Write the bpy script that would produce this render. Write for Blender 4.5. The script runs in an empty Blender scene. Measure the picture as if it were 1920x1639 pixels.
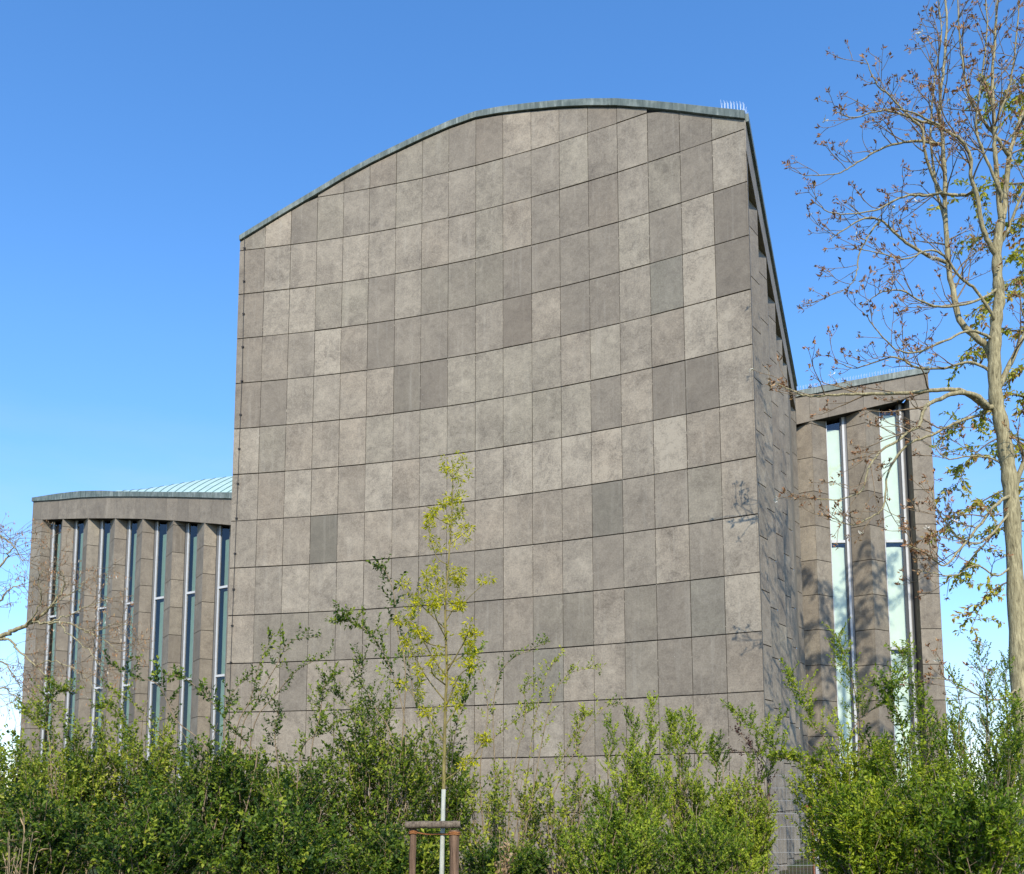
import bpy, math, random
import numpy as np

rng = np.random.default_rng(7)
random.seed(7)
scene = bpy.context.scene
COL = scene.collection
R = math.radians

# ------------------------------------------------------------------ camera
F = 1700.0                      # focal length in photo pixels (1920 wide)
PX, PY = 928.0, 1318.5          # principal point
TH = R(6.259)                   # upward pitch
EYE = 1.6
CT, ST = math.cos(TH), math.sin(TH)


def ray(px, py):
    u = (px - PX) / F
    v = (PY - py) / F
    return np.array([u, CT - v * ST, ST + v * CT])


def at(px, py, Y):
    d = ray(px, py)
    return d * (Y / d[1]) + np.array([0, 0, EYE])


def at_z(px, py, z):
    d = ray(px, py)
    return d * ((z - EYE) / d[2]) + np.array([0, 0, EYE])


def on_wall(px, py, A, B):
    """where a sight line meets the vertical wall through A and B"""
    n = np.array([-(B[1] - A[1]), B[0] - A[0], 0.0])
    d = ray(px, py)
    o = np.array([0, 0, EYE])
    return o + d * (np.dot(n, np.array([A[0], A[1], 0]) - o) / np.dot(n, d))


cam = bpy.data.cameras.new("camera")
cam.sensor_fit = 'HORIZONTAL'
cam.sensor_width = 36
cam.lens = 36 * F / 1920
cam.shift_x = (960 - PX) / 1920
cam.shift_y = (PY - 819.5) / 1920
cam.clip_end = 5000
camo = bpy.data.objects.new("camera", cam)
camo.location = (0, 0, EYE)
camo.rotation_euler = (R(90) + TH, 0, 0)
COL.objects.link(camo)
scene.camera = camo

# ------------------------------------------------------------------ light
SUN_EL = R(36)
SX, SY = 0.05, -0.9987
sun = bpy.data.lights.new("sun", 'SUN')
sun.energy = 3.0
sun.angle = R(0.53)
sun.color = (1.0, 0.92, 0.78)
suno = bpy.data.objects.new("sun", sun)
from mathutils import Vector
sd = Vector((SX * math.cos(SUN_EL), SY * math.cos(SUN_EL), math.sin(SUN_EL)))
suno.rotation_euler = sd.to_track_quat('Z', 'Y').to_euler()
suno.location = (0, -20, 40)
COL.objects.link(suno)

world = bpy.data.worlds.new("World")
scene.world = world
world.use_nodes = True
nt = world.node_tree
nt.nodes.clear()
wo = nt.nodes.new('ShaderNodeOutputWorld')
bg = nt.nodes.new('ShaderNodeBackground')
sky = nt.nodes.new('ShaderNodeTexSky')
sky.sky_type = 'NISHITA'
sky.sun_disc = False
sky.sun_elevation = SUN_EL
sky.sun_rotation = math.atan2(SX, SY) % (2 * math.pi)
sky.altitude = 100
sky.air_density = 1.15
sky.dust_density = 0.15
sky.ozone_density = 3.0
bg.inputs['Strength'].default_value = 0.15
# thin high cloud low over the horizon
tc = nt.nodes.new('ShaderNodeTexCoord')
mp = nt.nodes.new('ShaderNodeMapping')
mp.inputs['Scale'].default_value = (2.2, 2.2, 9.0)
mp.inputs['Location'].default_value = (1.3, 0.4, 0.2)
nz = nt.nodes.new('ShaderNodeTexNoise')
nz.inputs['Scale'].default_value = 1.5
nz.inputs['Detail'].default_value = 7
nz.inputs['Roughness'].default_value = 0.55
cr = nt.nodes.new('ShaderNodeMapRange')
cr.inputs['From Min'].default_value = 0.42
cr.inputs['From Max'].default_value = 0.78
sep = nt.nodes.new('ShaderNodeSeparateXYZ')
fall = nt.nodes.new('ShaderNodeMapRange')
fall.inputs['From Min'].default_value = 0.02
fall.inputs['From Max'].default_value = 0.42
fall.inputs['To Min'].default_value = 0.95
fall.inputs['To Max'].default_value = 0.0
mul = nt.nodes.new('ShaderNodeMath')
mul.operation = 'MULTIPLY'
mix = nt.nodes.new('ShaderNodeMixRGB')
mix.inputs['Color2'].default_value = (2.5, 2.95, 3.5, 1)
L = nt.links.new
L(tc.outputs['Generated'], mp.inputs['Vector'])
L(mp.outputs[0], nz.inputs['Vector'])
L(nz.outputs['Fac'], cr.inputs['Value'])
L(tc.outputs['Generated'], sep.inputs[0])
L(sep.outputs['Z'], fall.inputs['Value'])
L(cr.outputs[0], mul.inputs[0])
L(fall.outputs[0], mul.inputs[1])
L(mul.outputs[0], mix.inputs['Fac'])
hs = nt.nodes.new('ShaderNodeHueSaturation')
hs.inputs['Saturation'].default_value = 1.24
L(sky.outputs[0], hs.inputs['Color'])
hz = nt.nodes.new('ShaderNodeMapRange')      # the air near the horizon is a clear pale blue, not white
hz.inputs['From Min'].default_value = 0.0
hz.inputs['From Max'].default_value = 0.45
hz.inputs['To Min'].default_value = 1.0
hz.inputs['To Max'].default_value = 0.0
hm = nt.nodes.new('ShaderNodeMixRGB')
hm.blend_type = 'MULTIPLY'
hm.inputs['Color2'].default_value = (0.66, 0.76, 0.92, 1)
L(sep.outputs['Z'], hz.inputs['Value'])
L(hz.outputs[0], hm.inputs['Fac'])
tint = nt.nodes.new('ShaderNodeMixRGB')
tint.blend_type = 'MULTIPLY'
tint.inputs['Fac'].default_value = 1.0
tint.inputs['Color2'].default_value = (1.06, 1.01, 1.08, 1)
L(hs.outputs[0], tint.inputs['Color1'])
L(tint.outputs[0], hm.inputs['Color1'])
L(hm.outputs[0], mix.inputs['Color1'])
L(mix.outputs[0], bg.inputs['Color'])
L(bg.outputs[0], wo.inputs['Surface'])

scene.view_settings.view_transform = 'Standard'
scene.view_settings.look = 'None'
scene.view_settings.exposure = 0.82
scene.view_settings.gamma = 1.0
scene.cycles.max_bounces = 8
scene.cycles.transparent_max_bounces = 16


# ------------------------------------------------------------------ materials
class NT:
    def __init__(self, name):
        self.m = bpy.data.materials.new(name)
        self.m.use_nodes = True
        self.t = self.m.node_tree
        self.t.nodes.clear()
        self.out = self.t.nodes.new('ShaderNodeOutputMaterial')

    def n(self, kind, **kw):
        nd = self.t.nodes.new(kind)
        for k, v in kw.items():
            if k.startswith('i_'):
                nd.inputs[k[2:].replace('_', ' ')].default_value = v
            else:
                setattr(nd, k, v)
        return nd

    def l(self, a, b):
        self.t.links.new(a, b)

    def math(self, op, a, b=None, clamp=False):
        nd = self.t.nodes.new('ShaderNodeMath')
        nd.operation = op
        nd.use_clamp = clamp
        for i, x in enumerate((a, b)):
            if x is None:
                continue
            if isinstance(x, (int, float)):
                nd.inputs[i].default_value = x
            else:
                self.l(x, nd.inputs[i])
        return nd.outputs[0]

    def mixc(self, fac, a, b, mode='MIX'):
        nd = self.t.nodes.new('ShaderNodeMixRGB')
        nd.blend_type = mode
        for s, x in zip(('Fac', 'Color1', 'Color2'), (fac, a, b)):
            if isinstance(x, (int, float)):
                nd.inputs[s].default_value = x
            elif isinstance(x, tuple):
                nd.inputs[s].default_value = x + (1,) if len(x) == 3 else x
            else:
                self.l(x, nd.inputs[s])
        return nd.outputs[0]

    def rng(self, v, a, b, c=0.0, d=1.0):
        nd = self.t.nodes.new('ShaderNodeMapRange')
        self.l(v, nd.inputs['Value'])
        nd.inputs['From Min'].default_value = a
        nd.inputs['From Max'].default_value = b
        nd.inputs['To Min'].default_value = c
        nd.inputs['To Max'].default_value = d
        return nd.outputs[0]

    def noise(self, vec, scale, detail=4, rough=0.5, dist=0.0):
        nd = self.t.nodes.new('ShaderNodeTexNoise')
        nd.inputs['Scale'].default_value = scale
        nd.inputs['Detail'].default_value = detail
        nd.inputs['Roughness'].default_value = rough
        nd.inputs['Distortion'].default_value = dist
        if vec is not None:
            self.l(vec, nd.inputs['Vector'])
        return nd.outputs['Fac']

    def principled(self, col, rough=0.7, spec=0.3, metallic=0.0, bump=None, bstr=0.2, bdist=0.01):
        p = self.t.nodes.new('ShaderNodeBsdfPrincipled')
        if isinstance(col, tuple):
            p.inputs['Base Color'].default_value = col + (1,)
        else:
            self.l(col, p.inputs['Base Color'])
        if isinstance(rough, (int, float)):
            p.inputs['Roughness'].default_value = rough
        else:
            self.l(rough, p.inputs['Roughness'])
        p.inputs['Specular IOR Level'].default_value = spec
        p.inputs['Metallic'].default_value = metallic
        if bump is not None:
            b = self.t.nodes.new('ShaderNodeBump')
            b.inputs['Strength'].default_value = bstr
            b.inputs['Distance'].default_value = bdist
            self.l(bump, b.inputs['Height'])
            self.l(b.outputs[0], p.inputs['Normal'])
        return p

    def done(self, sh):
        self.l(sh.outputs[0], self.out.inputs['Surface'])
        return self.m


def mat_stone():
    t = NT('stone')
    at_ = t.n('ShaderNodeAttribute', attribute_name='pan')
    sep = t.n('ShaderNodeSeparateColor')
    t.l(at_.outputs['Color'], sep.inputs[0])
    tone, hue, rnd = sep.outputs[0], sep.outputs[1], sep.outputs[2]
    geo = t.n('ShaderNodeTexCoord')
    comb = t.n('ShaderNodeCombineXYZ')
    t.l(t.math('MULTIPLY', rnd, 37.0), comb.inputs[0])
    t.l(t.math('MULTIPLY', rnd, 91.0), comb.inputs[2])
    add = t.n('ShaderNodeVectorMath', operation='ADD')
    t.l(geo.outputs['Object'], add.inputs[0])
    t.l(comb.outputs[0], add.inputs[1])
    v = add.outputs[0]
    big = t.noise(v, 1.1, 5, 0.6, 0.4)
    midn = t.noise(v, 5.0, 6, 0.68, 0.8)
    fine = t.noise(v, 30.0, 6, 0.75)
    # pale bloom that shows most on the lighter slabs
    amp = t.rng(tone, 0.2, 0.9, 0.25, 1.3)
    m1 = t.math('ADD', t.math('MULTIPLY', t.math('SUBTRACT', big, 0.5), 1.5),
                t.math('MULTIPLY', t.math('SUBTRACT', midn, 0.5), 1.5))
    m1 = t.math('ADD', m1, t.math('MULTIPLY', t.math('SUBTRACT', fine, 0.5), 2.1))
    fac = t.math('ADD', tone, t.math('MULTIPLY', m1, amp), clamp=True)
    col = t.mixc(fac, (0.110, 0.092, 0.071), (0.342, 0.297, 0.227))
    pink = t.rng(hue, 0.5, 1.0)
    green = t.rng(hue, 0.5, 0.25)
    blue = t.rng(hue, 0.2, 0.0)
    nh = t.noise(v, 0.9, 3, 0.5)
    col = t.mixc(t.math('MULTIPLY', pink, t.rng(nh, 0.3, 0.7, 0.3, 1.0)), col, (1.03, 0.985, 0.95), 'MULTIPLY')
    col = t.mixc(t.math('MULTIPLY', green, t.rng(nh, 0.3, 0.7, 0.3, 1.0)), col, (0.975, 0.995, 0.965), 'MULTIPLY')
    col = t.mixc(blue, col, (0.88, 0.95, 1.0), 'MULTIPLY')
    # rain streaks and pores
    mp = t.n('ShaderNodeMapping')
    mp.inputs['Scale'].default_value = (9, 9, 0.5)
    t.l(v, mp.inputs['Vector'])
    st = t.noise(mp.outputs[0], 1.0, 4, 0.6)
    col = t.mixc(t.rng(st, 0.55, 0.8, 0, 0.2), col, (0.44, 0.41, 0.34))
    vor = t.n('ShaderNodeTexVoronoi')
    vor.inputs['Scale'].default_value = 20
    vor.inputs['Randomness'].default_value = 1.0
    t.l(v, vor.inputs['Vector'])
    pr = t.n('ShaderNodeSeparateColor')
    t.l(vor.outputs['Color'], pr.inputs[0])
    pore = t.math('MULTIPLY', t.rng(vor.outputs['Distance'], 0.16, 0.05), t.math('GREATER_THAN', pr.outputs[0], 0.86))
    col = t.mixc(t.math('MULTIPLY', pore, 0.65), col, (0.06, 0.052, 0.045))
    spot = t.math('MULTIPLY', t.rng(vor.outputs['Distance'], 0.12, 0.05), t.math('LESS_THAN', pr.outputs[1], 0.012))
    col = t.mixc(spot, col, (0.7, 0.68, 0.6))
    p = t.principled(col, 0.72, 0.35, bump=t.math('ADD', midn, t.math('MULTIPLY', fine, 0.6)), bstr=0.25, bdist=0.006)
    return t.done(p)


def mat_plain(name, col, rough=0.6, spec=0.3, metallic=0.0, var=0.25, scale=6.0, bump=0.0):
    t = NT(name)
    tc = t.n('ShaderNodeTexCoord')
    n1 = t.noise(tc.outputs['Object'], scale, 6, 0.65, 0.3)
    lo = tuple(c * (1 - var) for c in col)
    hi = tuple(min(1, c * (1 + var)) for c in col)
    c = t.mixc(t.rng(n1, 0.3, 0.7), lo, hi)
    p = t.principled(c, rough, spec, metallic, bump=n1 if bump else None, bstr=bump, bdist=0.01)
    return t.done(p)


def mat_patina(name, base, streak, dark):
    t = NT(name)
    tc = t.n('ShaderNodeTexCoord')
    mp = t.n('ShaderNodeMapping')
    mp.inputs['Scale'].default_value = (9, 9, 0.9)
    t.l(tc.outputs['Object'], mp.inputs['Vector'])
    n1 = t.noise(mp.outputs[0], 1.4, 6, 0.7, 0.2)
    n2 = t.noise(tc.outputs['Object'], 2.2, 4, 0.6)
    c = t.mixc(t.rng(n1, 0.35, 0.6), dark, base)
    c = t.mixc(t.rng(n1, 0.56, 0.78), c, streak)
    c = t.mixc(t.rng(n2, 0.5, 0.8, 0, 0.5), c, streak)
    return t.done(t.principled(c, 0.55, 0.4, bump=n1, bstr=0.1))


def mat_leaf(name, stops, transl=0.35, rough=0.5):
    t = NT(name)
    a = t.n('ShaderNodeAttribute', attribute_name='tone')
    ramp = t.n('ShaderNodeValToRGB')
    el = ramp.color_ramp.elements
    while len(el) < len(stops):
        el.new(0.5)
    for e, (p, c) in zip(el, stops):
        e.position = p
        e.color = c + (1,)
    t.l(a.outputs['Fac'], ramp.inputs[0])
    p = t.principled(ramp.outputs[0], rough, 0.22)
    tr = t.n('ShaderNodeBsdfTranslucent')
    br = t.mixc(1.0, ramp.outputs[0], (1.3, 1.35, 0.6), 'MULTIPLY')
    t.l(br, tr.inputs['Color'])
    mx = t.n('ShaderNodeMixShader')
    mx.inputs[0].default_value = transl
    t.l(p.outputs[0], mx.inputs[1])
    t.l(tr.outputs[0], mx.inputs[2])
    return t.done(mx)


def mat_bark(name, lo, hi, scale=18, stretch=0.25, bump=0.6):
    t = NT(name)
    tc = t.n('ShaderNodeTexCoord')
    mp = t.n('ShaderNodeMapping')
    mp.inputs['Scale'].default_value = (1, 1, stretch)
    t.l(tc.outputs['Object'], mp.inputs['Vector'])
    n1 = t.noise(mp.outputs[0], scale, 6, 0.7, 0.6)
    n2 = t.noise(tc.outputs['Object'], 1.7, 3, 0.5)
    c = t.mixc(t.rng(n1, 0.32, 0.66), lo, hi)
    c = t.mixc(t.rng(n2, 0.5, 0.75, 0, 0.4), c, tuple(x * 0.75 for x in hi))
    return t.done(t.principled(c, 0.85, 0.15, bump=n1, bstr=bump, bdist=0.012))


def mat_glass():
    t = NT('window_glass')
    gl = t.n('ShaderNodeBsdfGlossy')
    gl.inputs['Roughness'].default_value = 0.02
    gl.inputs['Color'].default_value = (0.9, 0.95, 1.0, 1)
    tr = t.n('ShaderNodeBsdfTransparent')
    tr.inputs['Color'].default_value = (0.90, 0.94, 0.92, 1)
    lw = t.n('ShaderNodeFresnel')
    lw.inputs['IOR'].default_value = 1.5
    f = t.math('ADD', t.math('MULTIPLY', lw.outputs[0], 0.8), 0.03, clamp=True)
    tc = t.n('ShaderNodeTexCoord')
    b = t.n('ShaderNodeBump')
    b.inputs['Strength'].default_value = 0.05
    b.inputs['Distance'].default_value = 0.05
    t.l(t.noise(tc.outputs['Object'], 1.6, 2, 0.4), b.inputs['Height'])
    t.l(b.outputs[0], gl.inputs['Normal'])
    mx = t.n('ShaderNodeMixShader')
    t.l(f, mx.inputs[0])
    t.l(tr.outputs[0], mx.inputs[1])
    t.l(gl.outputs[0], mx.inputs[2])
    return t.done(mx)


M = dict(
    stone=mat_stone(),
    joint=mat_plain('joint_shadow_gap', (0.03, 0.026, 0.022), 0.9, 0.1),
    patina=mat_patina('patinated_copper', (0.145, 0.175, 0.155), (0.38, 0.42, 0.385), (0.07, 0.092, 0.08)),
    mint=mat_plain('verdigris_copper', (0.42, 0.56, 0.50), 0.5, 0.4, var=0.12, scale=1.5),
    seam=mat_plain('copper_seam', (0.14, 0.24, 0.2), 0.5, 0.4),
    steel=mat_plain('stainless_steel', (0.75, 0.8, 0.85), 0.35, 0.5, 0.3, var=0.05),
    frame=mat_plain('light_metal_frame', (0.50, 0.51, 0.51), 0.45, 0.4, 0.0, var=0.08),
    darkframe=mat_plain('dark_metal_frame', (0.05, 0.053, 0.055), 0.45, 0.4, 0.0, var=0.1),
    greyframe=mat_plain('grey_metal_frame', (0.17, 0.165, 0.155), 0.45, 0.4, 0.0, var=0.1),
    dark=mat_plain('dark_interior', (0.03, 0.034, 0.036), 0.9, 0.1),
    blind=mat_plain('mint_blind', (0.62, 0.69, 0.60), 0.8, 0.2, var=0.06, scale=3),
    blind_green=mat_plain('pale_green_blind', (0.52, 0.60, 0.38), 0.8, 0.2, var=0.06, scale=3),
    cable=mat_plain('dark_cable', (0.04, 0.034, 0.03), 0.6, 0.3),
    glass=mat_glass(),
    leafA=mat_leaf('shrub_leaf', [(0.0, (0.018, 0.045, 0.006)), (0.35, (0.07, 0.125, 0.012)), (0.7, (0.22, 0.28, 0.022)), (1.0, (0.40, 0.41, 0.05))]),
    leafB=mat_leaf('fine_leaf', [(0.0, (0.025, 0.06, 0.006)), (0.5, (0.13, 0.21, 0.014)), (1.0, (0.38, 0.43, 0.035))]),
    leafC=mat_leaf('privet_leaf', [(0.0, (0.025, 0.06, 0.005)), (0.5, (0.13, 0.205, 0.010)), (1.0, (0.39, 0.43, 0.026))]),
    leafY=mat_leaf('young_oak_leaf', [(0.0, (0.24, 0.25, 0.006)), (0.6, (0.52, 0.49, 0.010)), (1.0, (0.68, 0.60, 0.02))], 0.4),
    leafT=mat_leaf('leafy_tree_leaf', [(0.0, (0.08, 0.12, 0.02)), (0.5, (0.28, 0.31, 0.035)), (0.8, (0.52, 0.48, 0.08)), (1.0, (0.30, 0.15, 0.06))], 0.4),
    leafR=mat_leaf('dark_red_leaf', [(0.0, (0.03, 0.012, 0.010)), (1.0, (0.08, 0.03, 0.02))], 0.2),
    bud=mat_leaf('bud_and_seed', [(0.0, (0.15, 0.07, 0.035)), (0.6, (0.38, 0.20, 0.10)), (0.86, (0.45, 0.30, 0.14)), (0.92, (0.62, 0.58, 0.5)), (1.0, (0.7, 0.67, 0.6))], 0.15, 0.7),
    bark=mat_bark('pale_olive_bark', (0.085, 0.07, 0.036), (0.47, 0.41, 0.235), 30, 0.14, 1.0),
    twig=mat_bark('brown_twig', (0.10, 0.07, 0.042), (0.34, 0.255, 0.16), 30, 0.5, 0.3),
    greybark=mat_bark('grey_brown_bark', (0.06, 0.048, 0.038), (0.22, 0.18, 0.13), 26, 0.3),
    cane=mat_bark('tan_cane', (0.13, 0.09, 0.05), (0.36, 0.28, 0.17), 30, 0.4, 0.3),
    yellowbark=mat_bark('yellow_olive_bark', (0.11, 0.085, 0.035), (0.30, 0.25, 0.085), 40, 0.2, 0.3),
    lime=mat_bark('white_trunk_paint', (0.33, 0.34, 0.28), (0.54, 0.54, 0.45), 30, 0.3, 0.2),
    stake=mat_bark('weathered_pine', (0.055, 0.032, 0.02), (0.235, 0.15, 0.095), 34, 0.06, 0.9),
    stakegrey=mat_bark('greyed_pine', (0.06, 0.045, 0.032), (0.24, 0.19, 0.135), 34, 0.35, 0.9),
    coir=mat_bark('coir_strap', (0.16, 0.06, 0.02), (0.36, 0.16, 0.06), 60, 0.5, 0.6),
    zinc=mat_plain('galvanised_steel', (0.36, 0.36, 0.35), 0.45, 0.5, 0.2, var=0.15, scale=12),
    rust=mat_plain('rusty_steel', (0.20, 0.075, 0.035), 0.8, 0.2, 0.0, var=0.5, scale=25),
    straw=mat_leaf('dry_straw', [(0.0, (0.25, 0.14, 0.07)), (1.0, (0.55, 0.42, 0.25))], 0.2),
)


# ------------------------------------------------------------------ mesh builder
class MB:
    def __init__(self):
        self.v, self.f, self.mi, self.at = [], [], [], []

    def poly(self, pts, mi=0, a=(0.5, 0.5, 0.5)):
        n = len(self.v)
        self.v.extend([tuple(map(float, p)) for p in pts])
        self.f.append(tuple(range(n, n + len(pts))))
        self.mi.append(mi)
        self.at.append(a)

    def box(self, c, ax, ay, az, mi=0, a=(0.5, 0.5, 0.5)):
        """centre and three half-axis vectors"""
        c, ax, ay, az = (np.array(x, float) for x in (c, ax, ay, az))
        P = {(i, j, k): c + i * ax + j * ay + k * az for i in (-1, 1) for j in (-1, 1) for k in (-1, 1)}
        for q in (((-1, -1, -1), (-1, 1, -1), (1, 1, -1), (1, -1, -1)), ((-1, -1, 1), (1, -1, 1), (1, 1, 1), (-1, 1, 1)),
                  ((-1, -1, -1), (1, -1, -1), (1, -1, 1), (-1, -1, 1)), ((-1, 1, -1), (-1, 1, 1), (1, 1, 1), (1, 1, -1)),
                  ((-1, -1, -1), (-1, -1, 1), (-1, 1, 1), (-1, 1, -1)), ((1, -1, -1), (1, 1, -1), (1, 1, 1), (1, -1, 1))):
            self.poly([P[k] for k in q], mi, a)

    def bar(self, p, q, w, h, mi=0, up=(0, 0, 1)):
        p, q = np.array(p, float), np.array(q, float)
        d = (q - p)
        ln = np.linalg.norm(d)
        d /= ln
        u = np.array(up, float)
        s = np.cross(d, u)
        if np.linalg.norm(s) < 1e-6:
            s = np.cross(d, (1, 0, 0))
        s /= np.linalg.norm(s)
        u = np.cross(s, d)
        self.box((p + q) / 2, d * ln / 2, s * w / 2, u * h / 2, mi)

    def tube(self, pts, rad, k=6, mi=0, cap=True):
        pts = np.array(pts, float)
        n = len(pts)
        rad = np.broadcast_to(np.array(rad, float), (n,)) if np.ndim(rad) == 0 else np.array(rad, float)
        tan = np.gradient(pts, axis=0)
        tan /= np.linalg.norm(tan, axis=1)[:, None] + 1e-9
        ref = np.array([0.31, 0.95, 0.05])
        b = len(self.v)
        ang = np.arange(k) * 2 * math.pi / k
        prev = None
        for i in range(n):
            t = tan[i]
            s = prev if prev is not None else np.cross(t, ref)
            s = s - t * np.dot(s, t)
            if np.linalg.norm(s) < 1e-6:
                s = np.cross(t, (1, 0, 0.2))
            s = s / np.linalg.norm(s)
            prev = s
            u = np.cross(t, s)
            ring = pts[i] + rad[i] * (np.cos(ang)[:, None] * s + np.sin(ang)[:, None] * u)
            self.v.extend(map(tuple, ring))
        for i in range(n - 1):
            for j in range(k):
                a0 = b + i * k + j
                a1 = b + i * k + (j + 1) % k
                self.f.append((a0, a1, a1 + k, a0 + k))
                self.mi.append(mi)
                self.at.append((0.5, 0.5, 0.5))
        if cap:
            self.f.append(tuple(b + j for j in range(k))[::-1])
            self.f.append(tuple(b + (n - 1) * k + j for j in range(k)))
            self.mi += [mi, mi]
            self.at += [(0.5, 0.5, 0.5)] * 2

    def build(self, name, mats, parent=None, smooth=False, attr=False):
        me = bpy.data.meshes.new(name)
        me.from_pydata(self.v, [], self.f)
        for m in (mats if isinstance(mats, (list, tuple)) else [mats]):
            me.materials.append(m)
        me.polygons.foreach_set('material_index', self.mi)
        if attr:
            ca = me.attributes.new('pan', 'FLOAT_COLOR', 'CORNER')
            buf = []
            for f, a in zip(self.f, self.at):
                buf.extend((a[0], a[1], a[2], 1.0) * len(f))
            ca.data.foreach_set('color', buf)
        if smooth:
            me.polygons.foreach_set('use_smooth', [True] * len(self.f))
        me.update()
        o = bpy.data.objects.new(name, me)
        COL.objects.link(o)
        if parent is not None:
            o.parent = parent
            loc = np.array(parent.location)
            o.location = tuple(-loc)          # geometry is authored in world space
        return o


class Leaves:
    """many small folded leaves collected into one mesh"""

    def __init__(self):
        self.p, self.d, self.n, self.s, self.w, self.t = [], [], [], [], [], []

    def add(self, p, d, n, s, w, t):
        self.p.append(p); self.d.append(d); self.n.append(n); self.s.append(s); self.w.append(w); self.t.append(t)

    def build(self, name, mat, parent):
        p = np.concatenate(self.p); d = np.concatenate(self.d); n = np.concatenate(self.n)
        s = np.concatenate(self.s)[:, None]; w = np.concatenate(self.w)[:, None]; t = np.concatenate(self.t)
        d = d / (np.linalg.norm(d, axis=1)[:, None] + 1e-9)
        side = np.cross(d, n)
        side /= np.linalg.norm(side, axis=1)[:, None] + 1e-9
        nn = np.cross(side, d)
        N = len(p)
        bend = nn * s * 0.12
        V = np.empty((N, 4, 3), np.float32)
        V[:, 0] = p
        V[:, 1] = p + d * s * 0.45 + side * s * w * 0.5 + bend
        V[:, 2] = p + d * s - bend * 0.6
        V[:, 3] = p + d * s * 0.45 - side * s * w * 0.5 + bend
        if parent is not None:
            V -= np.array(parent.location, np.float32)
        idx = (np.arange(N)[:, None] * 4 + np.array([0, 1, 2, 0, 2, 3])).astype(np.int32).ravel()
        me = bpy.data.meshes.new(name)
        me.vertices.add(N * 4)
        me.vertices.foreach_set('co', V.ravel())
        me.loops.add(N * 6)
        me.loops.foreach_set('vertex_index', idx)
        me.polygons.add(N * 2)
        me.polygons.foreach_set('loop_start', np.arange(0, N * 6, 3, dtype=np.int32))
        me.polygons.foreach_set('loop_total', np.full(N * 2, 3, np.int32))
        me.materials.append(mat)
        a = me.attributes.new('tone', 'FLOAT', 'FACE')
        a.data.foreach_set('value', np.repeat(np.clip(t, 0, 1), 2).astype(np.float32))
        me.update(calc_edges=True)
        me.validate()
        o = bpy.data.objects.new(name, me)
        COL.objects.link(o)
        o.parent = parent
        return o


def thing(name, label, cat, loc, group=None):
    o = bpy.data.objects.new(name, None)
    o.empty_display_size = 0.3
    o.location = tuple(loc)
    COL.objects.link(o)
    o['label'] = label
    o['category'] = cat
    if group:
        o['group'] = group
    return o


def catmull(P, n=6):
    P = np.array(P, float)
    if len(P) == 2:
        return np.linspace(P[0], P[1], n + 1)
    Q = np.vstack([2 * P[0] - P[1], P, 2 * P[-1] - P[-2]])
    out = []
    for i in range(1, len(Q) - 2):
        for k in range(n):
            t = k / n
            out.append(0.5 * ((2 * Q[i]) + (-Q[i - 1] + Q[i + 1]) * t + (2 * Q[i - 1] - 5 * Q[i] + 4 * Q[i + 1] - Q[i + 2]) * t * t
                              + (-Q[i - 1] + 3 * Q[i] - 3 * Q[i + 1] + Q[i + 2]) * t ** 3))
    out.append(P[-1])
    return np.array(out)


def unit(v):
    v = np.array(v, float)
    return v / (np.linalg.norm(v) + 1e-9)


# ------------------------------------------------------------------ ground
def ground():
    t = NT('soil_and_grass')
    tc = t.n('ShaderNodeTexCoord')
    n1 = t.noise(tc.outputs['Object'], 0.6, 6, 0.6)
    n2 = t.noise(tc.outputs['Object'], 14, 5, 0.7)
    c = t.mixc(t.rng(n1, 0.4, 0.6), (0.07, 0.052, 0.034), (0.05, 0.085, 0.022))
    c = t.mixc(t.rng(n2, 0.45, 0.7, 0, 0.7), c, (0.13, 0.10, 0.065))
    m = t.done(t.principled(c, 0.95, 0.1, bump=n2, bstr=0.8, bdist=0.03))
    b = MB()
    N = 24
    xs = np.concatenate([[-1500, -300, -80], np.linspace(-45, 45, N), [80, 300, 1500]])
    ys = np.concatenate([[-300, -60], np.linspace(-20, 70, N), [150, 500, 2500]])
    zz = rng.normal(0, 0.02, (len(xs), len(ys)))
    for i in range(len(xs) - 1):
        for j in range(len(ys) - 1):
            b.poly([(xs[i], ys[j], zz[i, j]), (xs[i + 1], ys[j], zz[i + 1, j]), (xs[i + 1], ys[j + 1], zz[i + 1, j + 1]), (xs[i], ys[j + 1], zz[i, j + 1])])
    o = b.build('ground', m, smooth=True)
    o['kind'] = 'structure'


ground()

# ------------------------------------------------------------------ building
P_ROW = 1.26
Z0 = EYE + 14.9                # first full joint line of the curved wall
xs_px = [450, 497, 545, 594, 643, 692, 742, 791, 841, 892, 943, 996, 1049, 1103, 1158, 1215, 1275, 1335, 1397]
l0 = {450: 471, 594.5: 451.6, 691.7: 437, 790.7: 419.5, 892: 398.7, 943: 384, 995: 370.5, 1048.5: 355.7, 1102.8: 339,
      1158: 322.7, 1214.8: 304.3, 1274.6: 284, 1334.3: 263, 1396.6: 242.7}
WP = np.array([at_z(x, np.interp(x, list(l0), list(l0.values())), Z0)[:2] for x in xs_px])
cf = np.polyfit(WP[:, 0], WP[:, 1], 3)
WP[:, 1] = 0.25 * WP[:, 1] + 0.75 * np.polyval(cf, WP[:, 0])
roof_px = [(449, 453.4), (498, 423.4), (546.7, 393.5), (595.4, 364.8), (644.3, 335.4), (693, 309.4), (743, 285.4), (792, 262.5), (841.5, 241),
           (892, 223.4), (930, 216.4), (943, 214.5), (995, 208.5), (1048, 203.5), (1102.5, 201), (1158, 201), (1215, 205), (1273.6, 211), (1334, 218.5), (1397, 226)]


def wall_xy(u):
    """point on the curved wall, u counted in slab columns"""
    i = int(min(max(math.floor(u), 0), 17))
    return WP[i] + (WP[i + 1] - WP[i]) * (u - i)


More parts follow.
